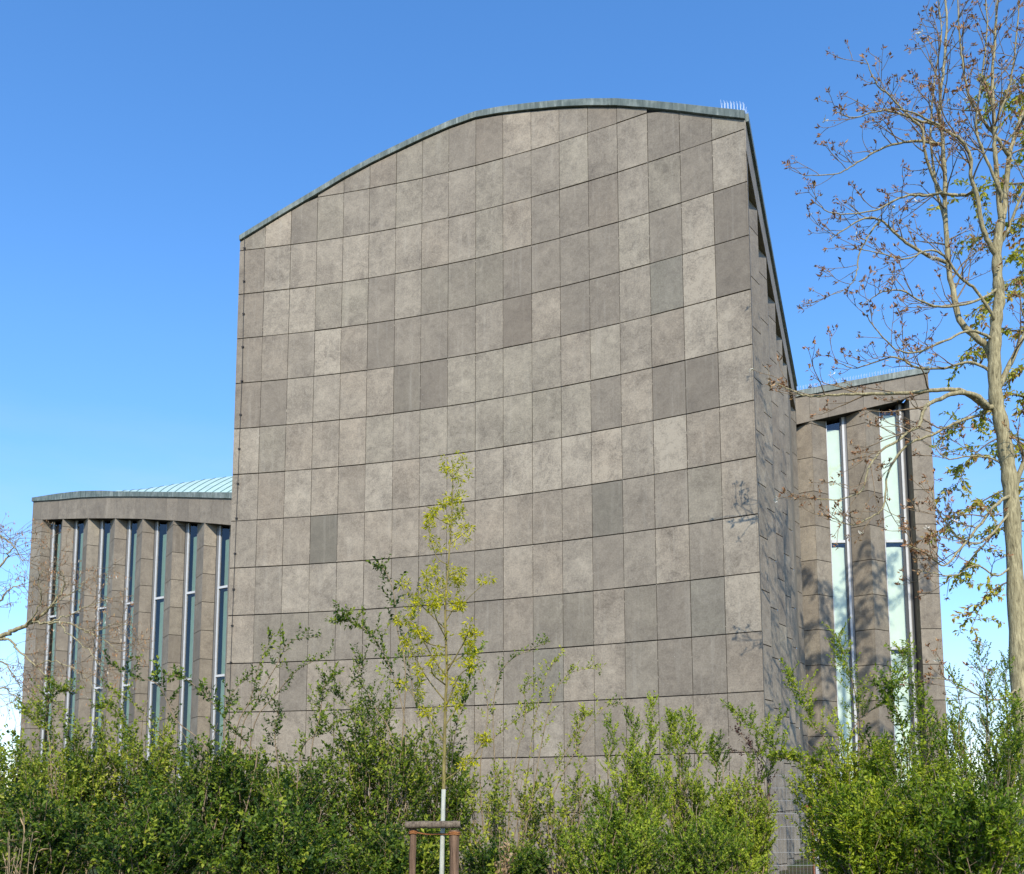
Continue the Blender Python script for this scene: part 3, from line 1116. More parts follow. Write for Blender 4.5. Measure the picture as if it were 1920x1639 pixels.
# ------------------------------------------------------------------ plants
def rnd_dir(n=1):
    v = rng.normal(0, 1, (n, 3))
    return v / np.linalg.norm(v, axis=1)[:, None]


def leaf_shoot(lv, pts, size, step, w, tone, up=0.35, whorl=2, spread=0.9, tip=True):
    """leaves in pairs along a shoot polyline"""
    seg = np.linalg.norm(np.diff(pts, axis=0), axis=1)
    ln_ = seg.sum()
    n = max(2, int(ln_ / step))
    cum = np.concatenate([[0], np.cumsum(seg)])
    tt = np.linspace(0.12, 1, n)
    P = np.stack([np.interp(tt * ln_, cum, pts[:, k]) for k in range(3)], 1)
    d = unit(pts[-1] - pts[0])
    m = n * whorl
    P = np.repeat(P, whorl, 0) + rng.normal(0, size * 0.12, (m, 3))
    D = rnd_dir(m) * spread + d * 0.55 + np.array([0, 0, up])
    N = rnd_dir(m) * 0.75 + np.array([0, -0.55, 0.85])
    S = size * rng.uniform(0.55, 1.25, m)
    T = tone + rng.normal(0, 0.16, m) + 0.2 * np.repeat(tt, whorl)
    lv.add(P, D, N, S, np.full(m, w) * rng.uniform(0.8, 1.2, m), T)


STYLE = dict(
    A=dict(leaf='leafA', size=0.058, step=0.032, w=0.5, shoot=0.42, up=0.25, tone=0.42, ns=18, stem='cane'),
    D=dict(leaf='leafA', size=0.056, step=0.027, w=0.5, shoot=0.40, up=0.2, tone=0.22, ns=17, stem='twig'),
    B=dict(leaf='leafB', size=0.038, step=0.019, w=0.55, shoot=0.34, up=0.5, tone=0.5, ns=20, stem='cane'),
    C=dict(leaf='leafC', size=0.056, step=0.026, w=0.42, shoot=0.40, up=0.25, tone=0.52, ns=20, stem='twig'),
    S=dict(leaf='leafA', size=0.062, step=0.042, w=0.5, shoot=0.28, up=0.4, tone=0.62, ns=15, stem='cane'),
    R=dict(leaf='leafR', size=0.045, step=0.03, w=0.45, shoot=0.3, up=0.2, tone=0.4, ns=9, stem='twig'),
)


def stem_curve(base, end, n=8, wob=0.03, arch=0.75):
    base, end = np.array(base, float), np.array(end, float)
    c = base + (end - base) * 0.35
    c[2] = base[2] + (end[2] - base[2]) * arch
    t = np.linspace(0, 1, n)[:, None]
    P = (1 - t) ** 2 * base + 2 * t * (1 - t) * c + t * t * end
    P[1:-1] += rng.normal(0, wob, (n - 2, 3))
    return P


def shrub(label, px, Y, hw, top, style, n, traced=(), name='shrub', cat='shrub', dep=1.0, zmin=0.35, mask=None, dens=1.0, flat=0.24, tone=None):
    st = STYLE[style]
    tn0 = st['tone'] if tone is None else tone
    base = at(px, 1505, Y)
    base[2] = 0
    H = at(px, top, Y)[2]
    rad = hw * Y / F
    o = thing(name, label, cat, base, 'shrubs in front of the stone wall')
    sm, lv = MB(), Leaves()

    def clothe(P, r0, t_lo, dens_=1.0, thin=1.0):
        nseg = len(P)
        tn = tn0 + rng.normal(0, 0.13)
        szk = rng.uniform(0.75, 1.3)
        sm.tube(P, np.linspace(r0, 0.003, nseg), 5, cap=False)
        cnt = int(st['ns'] * dens_)
        L_ = np.linalg.norm(np.diff(P, axis=0), axis=1).sum()
        for k in range(cnt):
            t = t_lo + (1 - t_lo) * (k + rng.random()) / cnt
            x = t * (nseg - 1)
            i = min(int(x), nseg - 2)
            p = P[i] + (P[i + 1] - P[i]) * (x - i)
            if p[2] < zmin:
                continue
            d = unit(P[i + 1] - P[i])
            ang = rng.random() * 2 * math.pi
            out = np.array([math.cos(ang), math.sin(ang), 0.15 + st['up'] * rng.random()])
            sd_ = unit(out * 0.9 + d * 0.6)
            ln_ = st['shoot'] * rng.uniform(0.4, 1.25) * (1.15 - 0.55 * t) * thin
            q = p + sd_ * ln_ + np.array([0, 0, rng.normal(0.03, 0.05)])
            m_ = (p + q) / 2 + np.array([0, 0, -0.02]) + rng.normal(0, 0.015, 3)
            pts = np.array([p, m_, q])
            if rng.random() < 0.5:
                sm.tube(pts, [0.003, 0.0025, 0.0015], 3, cap=False)
            leaf_shoot(lv, pts, st['size'] * szk, st['step'] / dens * szk, st['w'], tn + rng.normal(0, 0.13), st['up'])
        leaf_shoot(lv, P[-3:], st['size'], st['step'] * 1.2, st['w'], tn + 0.12, st['up'])

    for k in range(int(n * 1.3)):
        a = rng.random() * 2 * math.pi
        r = math.sqrt(rng.random())
        ex, ey = rad * r * math.cos(a), rad * dep * r * math.sin(a)
        eh = H * (1 - flat * r ** 2.2) * rng.uniform(0.74, 1.03)
        b = base + np.array([ex * 0.3, ey * 0.3, 0]) + rng.normal(0, 0.05, 3) * (1, 1, 0)
        P = stem_curve(b, base + np.array([ex, ey, eh]), 8, 0.035, rng.uniform(0.55, 0.85))
        clothe(P, rng.uniform(0.008, 0.016), 0.22)
    for k in range(6):                       # a few bare old canes
        a = rng.random() * 2 * math.pi
        r = 0.6 * math.sqrt(rng.random())
        e_ = base + np.array([rad * 1.3 * r * math.cos(a), rad * r * math.sin(a), H * rng.uniform(0.75, 1.12)])
        P = stem_curve(base + rng.normal(0, 0.12, 3) * (1, 1, 0), e_, 8, 0.04, rng.uniform(0.6, 0.9))
        sm.tube(P, np.linspace(0.009, 0.003, 8), 5, cap=False)
    for tr in traced:
        pts, dn = tr[0], tr[1]
        yo = tr[2] if len(tr) > 2 else 0.0
        W = [at(x, y, Y + yo + 0.05 * k) for k, (x, y) in enumerate(pts)]
        b = base + (W[0] - base) * np.array([0.4, 0.4, 0])
        P = catmull([b] + W, 5)
        clothe(P, 0.012, 0.35, dn * 1.5, 0.7 if dn < 1.5 else 0.95)
    sm.build('stems', M[st['stem']], o, smooth=True)
    lv.build('foliage', M[st['leaf']], o)
    return o


G = [
    # label, px, Y, half width, top y, style, stems, traced canes
    ('olive green shrub at the far left edge below the bare tree', 10, 13.2, 105, 1350, 'A', 28, (), 0.42),
    ('light green shrub under the leftmost narrow windows', 135, 12.6, 105, 1340, 'A', 30,
     [([(95, 1420), (85, 1340), (105, 1300), (128, 1297)], 1.6), ([(110, 1420), (60, 1350), (45, 1330)], 1.2)], 0.5),
    ('bright green arching shrub in front of the middle left wing windows', 245, 13.0, 110, 1330, 'A', 32,
     [([(329, 1446), (297, 1374), (257, 1323), (200, 1288)], 0.9), ([(240, 1420), (215, 1330), (185, 1330)], 1.2)], 0.5),
    ('dark leaved shrub with long canes arching left across the window bays', 372, 12.2, 115, 1385, 'D', 30,
     [([(479, 1441), (466, 1401), (428, 1355), (388, 1307), (343, 1270), (308, 1265)], 1.2),
      ([(400, 1440), (330, 1350), (297, 1285), (252, 1270), (214, 1250)], 0.8)], None),
    ('dark shrub with pale canes leaning right at the foot of the curved wall\'s left edge', 478, 13.6, 105, 1400, 'D', 32,
     [([(450, 1400), (478, 1320), (520, 1245), (545, 1203), (600, 1194)], 0.7), ([(470, 1390), (520, 1300), (560, 1255), (615, 1228)], 0.6),
      ([(440, 1400), (470, 1310), (488, 1240), (512, 1190)], 0.7), ([(420, 1400), (430, 1310), (470, 1265)], 0.7)], None),
    ('open dark green shrub left of the big shrub beside the staked sapling', 575, 12.4, 105, 1415, 'D', 30,
     [([(580, 1440), (600, 1340), (607, 1290), (625, 1265)], 1.3), ([(560, 1430), (610, 1370), (660, 1330)], 1.0), ([(520, 1430), (515, 1370), (525, 1320)], 0.8)], None),
    ('tall dense green shrub just left of the staked sapling', 702, 12.9, 105, 1310, 'A', 32,
     [([(760, 1420), (745, 1290), (700, 1195), (655, 1165), (630, 1167)], 1.7), ([(740, 1420), (700, 1320), (672, 1270), (680, 1240)], 1.4),
      ([(760, 1300), (745, 1180), (738, 1110), (722, 1070), (704, 1060)], 0.9), ([(720, 1420), (650, 1320), (630, 1300)], 1.0)], 0.36),
    ('twiggy mid green shrub directly behind the staked sapling', 815, 13.8, 85, 1350, 'A', 20,
     [([(800, 1420), (775, 1300), (765, 1200), (780, 1120)], 1.3), ([(850, 1400), (875, 1300), (885, 1230)], 1.1)], 0.42),
    ('sparse tall shrub of thin arching canes right of the staked sapling', 935, 14.2, 115, 1410, 'S', 18,
     [([(930, 1480), (925, 1330), (945, 1250), (1000, 1215), (1030, 1205)], 1.0), ([(985, 1480), (1000, 1370), (1020, 1280), (1052, 1222)], 1.1),
      ([(960, 1470), (985, 1340), (983, 1290), (1010, 1275)], 1.1), ([(1000, 1480), (1030, 1330), (1065, 1265), (1132, 1250)], 1.3),
      ([(900, 1460), (915, 1330), (895, 1240), (905, 1215)], 0.9), ([(880, 1450), (930, 1380), (975, 1345), (1000, 1330)], 0.9)], 0.62),
    ('open airy shrub before the middle of the curved wall, wall showing through', 1050, 14.6, 100, 1435, 'S', 15,
     [([(1010, 1520), (1050, 1430), (1095, 1350), (1100, 1340)], 1.3), ([(1030, 1520), (1090, 1390), (1130, 1330), (1165, 1320)], 0.8), ([(1090, 1480), (1080, 1380), (1095, 1330)], 1.3)], 0.55),
    ('fine leaved green shrub with upright spires below the wall\'s right half', 1185, 13.2, 85, 1390, 'B', 28,
     [([(1180, 1450), (1190, 1380), (1175, 1335)], 1.4), ([(1215, 1450), (1222, 1370), (1224, 1312)], 1.4), ([(1140, 1460), (1150, 1390), (1140, 1350)], 1.2)], 0.5),
    ('fine leaved yellowish shrub with thin spires beside the spired green shrub', 1292, 13.7, 85, 1415, 'B', 24,
     [([(1255, 1450), (1258, 1390), (1256, 1348)], 1.2), ([(1275, 1450), (1268, 1380), (1262, 1346)], 1.2), ([(1280, 1450), (1288, 1380), (1296, 1338)], 1.2),
      ([(1310, 1450), (1305, 1400), (1302, 1380)], 1.0), ([(1345, 1470), (1335, 1420), (1332, 1390)], 1.0), ([(1355, 1470), (1350, 1420), (1347, 1382)], 1.0)], 0.58),
    ('small light green shrub by the tower corner, left of the wire fence', 1395, 13.4, 55, 1470, 'B', 22,
     [([(1380, 1520), (1400, 1450), (1430, 1400), (1470, 1340)], 1.2), ([(1400, 1520), (1440, 1450), (1460, 1420)], 1.0)], 0.62),
    ('yellow-green shrub right of the wire fence under the first wing window', 1590, 13.0, 100, 1365, 'C', 30,
     [([(1610, 1420), (1605, 1310), (1585, 1235), (1570, 1195)], 1.9), ([(1560, 1430), (1520, 1350), (1500, 1300), (1480, 1262)], 1.5),
      ([(1550, 1450), (1470, 1420), (1420, 1370), (1370, 1332)], 1.6), ([(1590, 1400), (1660, 1310), (1690, 1250), (1692, 1222)], 1.6), ([(1570, 1470), (1500, 1430), (1440, 1420)], 1.2)], None),
    ('large yellow-green shrub below the wide wing window', 1712, 12.4, 110, 1350, 'C', 32,
     [([(1700, 1420), (1680, 1330), (1660, 1275)], 1.5), ([(1740, 1420), (1735, 1330), (1715, 1285)], 1.4)], None),
    ('small leaved green shrub at the right edge behind the big trunk', 1850, 13.4, 110, 1295, 'B', 38,
     [([(1850, 1420), (1850, 1300), (1830, 1210)], 1.7), ([(1800, 1420), (1800, 1320), (1782, 1255)], 1.4), ([(1890, 1400), (1885, 1290), (1890, 1240)], 1.4)], 0.42),
    # nearer, lower row; its lowered leaf tones paint in the foreground shade
    ('low dark green shrub, leaves toned darker for shade, in the bottom left corner behind dry stalks', 75, 10.2, 125, 1490, 'D', 24, (), 0.14),
    ('low dense dark green shrub, leaves toned darker for shade, in front of the left wing', 285, 9.8, 130, 1500, 'D', 26, (), 0.10),
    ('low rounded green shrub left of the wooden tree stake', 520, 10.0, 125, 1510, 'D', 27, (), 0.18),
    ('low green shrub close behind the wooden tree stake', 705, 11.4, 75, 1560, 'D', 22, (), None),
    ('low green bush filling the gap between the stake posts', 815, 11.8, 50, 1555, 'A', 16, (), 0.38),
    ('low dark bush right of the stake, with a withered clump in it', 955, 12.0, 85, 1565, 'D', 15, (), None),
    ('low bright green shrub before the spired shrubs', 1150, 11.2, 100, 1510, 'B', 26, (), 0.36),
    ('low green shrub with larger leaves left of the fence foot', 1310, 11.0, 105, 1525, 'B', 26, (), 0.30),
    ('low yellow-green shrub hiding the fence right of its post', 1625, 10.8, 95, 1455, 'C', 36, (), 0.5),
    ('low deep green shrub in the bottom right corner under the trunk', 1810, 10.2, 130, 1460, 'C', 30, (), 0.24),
]
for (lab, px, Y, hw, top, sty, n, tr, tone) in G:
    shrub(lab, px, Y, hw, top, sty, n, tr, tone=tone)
shrub('small dark red-leaved sprig beside the tower corner', 1425, 14.6, 30, 1420, 'R', 5,
      [([(1440, 1470), (1420, 1420), (1395, 1385), (1382, 1368)], 1.2), ([(1440, 1450), (1400, 1412), (1372, 1408)], 1.0)], name='red_shrub')

# dry stalks, bottom left
o = thing('dry_stalks', 'tan dry stalks sticking up in the bottom left corner', 'dead plant', at(25, 1505, 9.3) * (1, 1, 0))
sm, lv = MB(), Leaves()
for (x0, x1, y1) in [(5, -5, 1540), (20, 15, 1570), (30, 18, 1560), (38, 45, 1530), (45, 30, 1580), (15, 38, 1590), (60, 70, 1600), (2, 30, 1600), (50, 62, 1560), (25, 5, 1600)]:
    Y = 9.3 + rng.uniform(-0.25, 0.25)
    b = at(x0, 1505, Y); b[2] = 0
    e = at(x1, y1, Y)
    P = stem_curve(b, e, 7, 0.012, 0.6)
    sm.tube(P, np.linspace(0.011, 0.003, 7), 5)
    leaf_shoot(lv, P[3:], 0.10, 0.09, 0.12, 0.5, 0.1, 1)
sm.build('stalks', M['cane'], o, smooth=True)
lv.build('dry_blades', M['straw'], o)['kind'] = 'stuff'
# withered clump right of the stake
o = thing('withered_plant', 'withered orange-brown leaf clump low in the bushes right of the stake', 'dead plant', at(948, 1505, 11.3) * (1, 1, 0))
sm, lv = MB(), Leaves()
for k in range(9):
    b = at(946 + rng.uniform(-5, 5), 1505, 11.2); b[2] = 0
    e = at(946 + rng.uniform(-16, 18), rng.uniform(1575, 1625), 11.1 + rng.uniform(-.1, .1))
    P = stem_curve(b, e, 6, 0.012, 0.7)
    sm.tube(P, np.linspace(0.006, 0.002, 6), 4)
    leaf_shoot(lv, P[2:], 0.075, 0.06, 0.35, 0.15, -0.3, 2)
sm.build('stalks', M['cane'], o, smooth=True)
lv.build('dry_leaves', M['straw'], o)

# ------------------------------------------------------------------ staked sapling
YS = 10.0
zx = lambda x, y: (560 + x / 2.0019, 820 + y / 2.0012)
tb = at(829, 1639, YS)
o = thing('sapling', 'young yellow-green sapling with white painted lower trunk, tied to a wooden stake frame', 'tree', (at(827, 1505, YS) * (1, 1, 0)))
tz = [(533, 1900), (537, 1639), (541, 1450), (545, 1280), (551, 1000), (556, 880), (550, 640), (560, 500), (571, 350), (578, 200), (576, 70)]
TP = [at(*zx(*p), YS) for p in tz]
TP[0] = np.array([TP[0][0], YS, -0.05])
TC = catmull(TP, 5)
zpaint = at(832, 1477, YS)[2]
lo = TC[TC[:, 2] <= zpaint]
hi = TC[TC[:, 2] >= zpaint - 0.12]
zmax = TC[-1][2]
rad = lambda z: 0.027 * max(0.10, 1 - 0.9 * max(0, z - 0.3) / (zmax - 0.3)) ** 0.85
t_ = MB()
t_.tube(lo, [rad(p[2]) + 0.0025 for p in lo], 10)
t_.build('painted_trunk', M['lime'], o, smooth=True)
BR = [[(556, 900), (500, 820), (430, 700), (375, 690)], [(556, 880), (620, 770), (642, 720)], [(552, 720), (470, 640), (430, 600), (385, 550)],
      [(553, 650), (600, 650), (640, 600), (720, 530)], [(555, 560), (490, 580), (480, 520)], [(560, 520), (610, 500)], [(562, 480), (520, 450), (492, 370), (490, 300)],
      [(570, 400), (610, 370), (645, 340)], [(572, 330), (530, 310), (495, 290)], [(575, 320), (610, 290)], [(576, 240), (612, 220)], [(576, 250), (545, 250)],
      [(577, 150), (600, 120), (618, 95)], [(555, 790), (480, 770), (440, 720)], [(554, 860), (640, 800), (650, 770)], [(550, 990), (480, 900), (400, 760)],
      [(545, 1290), (640, 1220), (700, 1130)], [(550, 1150), (450, 1000), (400, 930)], [(553, 1010), (600, 900), (645, 860)], [(551, 1080), (590, 1020), (620, 950)],
      [(553, 690), (590, 620), (600, 540)], [(554, 600), (520, 560), (505, 500)], [(576, 120), (560, 130)], [(552, 930), (500, 880), (520, 800)], [(556, 760), (520, 690), (500, 620)]]
sm, lv = MB(), Leaves()
sm.tube(hi, [rad(p[2]) for p in hi], 8)


def yellow_tuft(c, k, sz_):
    of = rng.normal(0, 0.017 * sz_, (k, 3))
    lv.add(c + of, of * 40 + rnd_dir(k) * 0.5 + np.array([0, 0, -0.15]), rnd_dir(k) + np.array([0, -0.3, 0.5]),
           0.05 * rng.uniform(0.5, 1.3, k), np.full(k, 0.3), rng.normal(0.55, 0.22, k))
for br in BR:
    yo = rng.uniform(-0.5, 0.5)
    W = [at(*zx(*p), YS + yo * k / (len(br) - 1)) for k, p in enumerate(br)]
    P = catmull(W, 5)
    r0 = min(0.010, rad(P[0][2]) * 0.6)
    sm.tube(P, np.linspace(r0, 0.0025, len(P)), 5)
    L_ = np.linalg.norm(np.diff(P, axis=0), axis=1).sum()
    for k in range(int(2 + L_ * 7)):
        t = rng.uniform(0.3, 1)
        x = t * (len(P) - 1)
        i = min(int(x), len(P) - 2)
        p = P[i] + (P[i + 1] - P[i]) * (x - i)
        q = p + unit(rng.normal(0, 1, 3) + np.array([0, 0, 0.5])) * rng.uniform(0.03, 0.16)
        sm.tube([p, q], [0.0022, 0.0014], 3, cap=False)
        yellow_tuft(q, int(rng.integers(16, 36)), 1.0)
    yellow_tuft(P[-1], 36, 1.2)
for k in range(26):
    p = TC[rng.integers(len(TC) // 2, len(TC))]
    q = p + unit(rng.normal(0, 1, 3)) * rng.uniform(0.03, 0.12)
    sm.tube([p, q], [0.002, 0.0012], 3, cap=False)
    yellow_tuft(q, 14, 1.0)
sm.build('trunk', M['yellowbark'], o, smooth=True)
lv.build('foliage', M['leafY'], o)

# stake frame
o = thing('tree_stake_frame', 'rough wooden stake frame of two round posts and a cross rail holding the sapling', 'tree stake', (at(818, 1505, YS - .1) * (1, 1, 0)))


def log(p, q, r, mats, name, bump=0.04, k=14, n=14, ends=True):
    m = MB()
    t = np.linspace(0, 1, n)[:, None]
    P = np.array(p) + (np.array(q) - np.array(p)) * t
    P[1:-1] += rng.normal(0, r * 0.05, (n - 2, 3))
    rr = r * (1 + rng.normal(0, bump, n))
    rr[0] *= 0.93
    rr[-1] *= 0.93
    m.tube(P, rr, k)
    return m.build(name, mats, o, smooth=False)


yl, yr = YS - 0.02, YS - 0.10
pl = at(775, 1558, yl); pr = at(852, 1560, yr)
ra = at(760, 1547, yl - 0.05); rb = at(863, 1546, yr - 0.045)
log([pl[0] - 0.02, yl, -0.1], pl + (0, 0, 0.03), 0.037, M['stake'], 'post')
log([pr[0] + 0.0, yr, -0.1], pr + (0, 0, 0.02), 0.053, M['stake'], 'post')
log(ra, rb, 0.040, M['stakegrey'], 'rail', 0.02)
m = MB()
for c, r in ((pl + (0, 0, -0.012), 0.042), (pr + (0, 0, -0.012), 0.057)):
    a = np.linspace(0, 2 * math.pi, 17)
    for dz in (-0.012, 0.006):
        m.tube([c + (r * math.cos(x), r * math.sin(x), dz + 0.004 * math.sin(3 * x)) for x in a], 0.011, 6)
tk = TC[np.argmin(abs(TC[:, 2] - (pl[2] - 0.03)))]
for y_ in (-0.035, 0.035):
    m.tube(catmull([pl + (0.03, y_ * .6, -0.015), (pl + tk) / 2 + (0, y_ * .2, -0.025), tk + (0, y_, -0.01), (pr + tk) / 2 + (0, y_ * .3, -0.02), pr + (-0.04, y_ * .6, -0.01)], 5), 0.010, 6)
m.build('coir_strap', M['coir'], o, smooth=True)

# ------------------------------------------------------------------ wire fence beside the tower
FY = 18.75
o = thing('wire_mesh_fence', 'galvanised wire mesh fence with a pale post joining the tower corner', 'fence', (at(1528, 1505, FY) * (1, 1, 0)))
ftop = at(1528, 1452, FY)[2]
pxp = at(1528, 1505, FY)[0]
m = MB()
m.box((pxp, FY + 0.03, (ftop + 0.05) / 2 - 0.05), (0.035, 0, 0), (0, 0.03, 0), (0, 0, (ftop + 0.05) / 2 + 0.05))
m.build('post', M['zinc'], o)
m = MB()
m.box((pxp - 0.062, FY + 0.02, 0.85), (0.018, 0, 0), (0, 0.02, 0), (0, 0, 0.9))
m.box((pxp - 0.13, FY, 1.52), (0.07, 0, 0), (0, 0.012, 0), (0, 0, 0.025))
m.build('gate_hinge_post', M['rust'], o)
x0, x1, x2 = at(1446, 1505, FY)[0], pxp - 0.04, pxp + 6.5
for (a, b) in ((x0, x1), (pxp + 0.04, pxp + 2.5), (pxp + 2.58, pxp + 5.0)):
    m = MB()
    for k in range(10):
        z = ftop - 0.02 - k * 0.262
        if z < 0.05:
            break
        for dy in (-0.007, 0.007):
            m.tube([(a, FY + dy, z), (b, FY + dy, z + 0.003)], 0.0042, 5)
    for x in np.arange(a + 0.02, b, 0.075):
        m.tube([(x, FY, 0.03), (x, FY, ftop)], 0.002, 4)
    m.build('mesh_panel', M['zinc'], o)
for xx in (pxp + 2.54, pxp + 5.05):
    m = MB()
    m.box((xx, FY + 0.03, (ftop + 0.05) / 2 - 0.05), (0.03, 0, 0), (0, 0.03, 0), (0, 0, (ftop + 0.05) / 2 + 0.05))
    m.build('post', M['zinc'], o)


# ------------------------------------------------------------------ big tree, right
def merge(a, b):
    n = len(a.v)
    a.v += b.v
    a.f += [tuple(i + n for i in f) for f in b.f]
    a.mi += [1] * len(b.f)
    a.at += b.at


def snap(P, done):
    """start a limb on the nearest wood already grown"""
    A = np.concatenate(done)
    P[0] = A[np.argmin(np.linalg.norm(A - P[0], axis=1))]
    return P


def tips(lv, p, d, size=0.09, k=7, pale=0.03):
    m = k
    T = rng.uniform(0, 0.85, m)
    if rng.random() < pale:
        T = rng.uniform(0.93, 1.0, m)
    lv.add(p + rng.normal(0, size * 0.22, (m, 3)), rnd_dir(m) * 0.8 + d * 0.7 + np.array([0, 0, .1]), rnd_dir(m), size * rng.uniform(0.5, 1.15, m), np.full(m, 0.38), T)


def sub_branches(sm, lv, P, r0, r1, dens, length, lvl, side=None, bud=0.086, tmin=0.15):
    """smaller limbs that leave a limb, sag a little and turn up at the tip"""
    seg = np.linalg.norm(np.diff(P, axis=0), axis=1)
    L_ = seg.sum()
    n = max(1, int(L_ * dens))
    for k in range(n):
        t = tmin + (1 - tmin) * (k + rng.random()) / n
        x = t * (len(P) - 1)
        i = min(int(x), len(P) - 2)
        p = P[i] + (P[i + 1] - P[i]) * (x - i)
        d = unit(P[i + 1] - P[i])
        o_ = rnd_dir(1)[0]
        o_ = unit(o_ - d * np.dot(o_, d))
        if o_[2] < -0.5:
            o_[2] *= -0.3
        v = unit(d * rng.uniform(0.5, 1.0) + o_ * rng.uniform(0.6, 1.1) + (0 if side is None else np.array(side) * 0.5))
        ln_ = length * rng.uniform(0.45, 1.2) * (1.15 - 0.55 * t)
        m_ = 7
        pts = [p]
        for s in range(m_):
            u = (s + 1) / m_
            curl = np.array([0, 0, -0.10 + 0.42 * u * u]) * (1 if lvl else 0.8)
            v = unit(v + curl * 0.55 + rng.normal(0, 0.10, 3))
            pts.append(pts[-1] + v * ln_ / m_)
        pts = np.array(pts)
        ra = (r0 + (r1 - r0) * t) * (0.55 if lvl else 0.5)
        ra = min(ra, 0.02 if lvl else 0.012)
        ra = max(ra, 0.0065)
        sm.tube(pts, np.linspace(ra, 0.0042, len(pts)), 5, cap=False)
        tips(lv, pts[-1], v, bud)
        if lvl > 0:
            sub_branches(sm, lv, pts, ra, 0.005, dens * 1.15, length * 0.45, lvl - 1, side, bud)
        else:
            for s in (3, 5):
                if rng.random() < 0.35:
                    tips(lv, pts[s] + rng.normal(0, .02, 3), unit(rng.normal(0, 1, 3) + (0, 0, 1)), bud * 0.6, 4)


YT = 16.5
o = thing('bare_tree', 'tall budding tree with pale olive trunk and red-brown buds at the right edge', 'tree', (at(1935, 1505, YT) * (1, 1, 0)))
o_big = o
trunk = [(1950, 1700), (1928, 1450), (1912, 1300), (1906, 1150), (1897, 951), (1890, 874), (1878, 798), (1866, 737), (1865, 661), (1868, 600), (1874, 560), (1870, 512), (1870, 457), (1877, 414)]


def limb(pts, Y0, Y1):
    n = len(pts)
    return catmull([at(x, y, Y0 + (Y1 - Y0) * k / (n - 1)) for k, (x, y) in enumerate(pts)], 5)


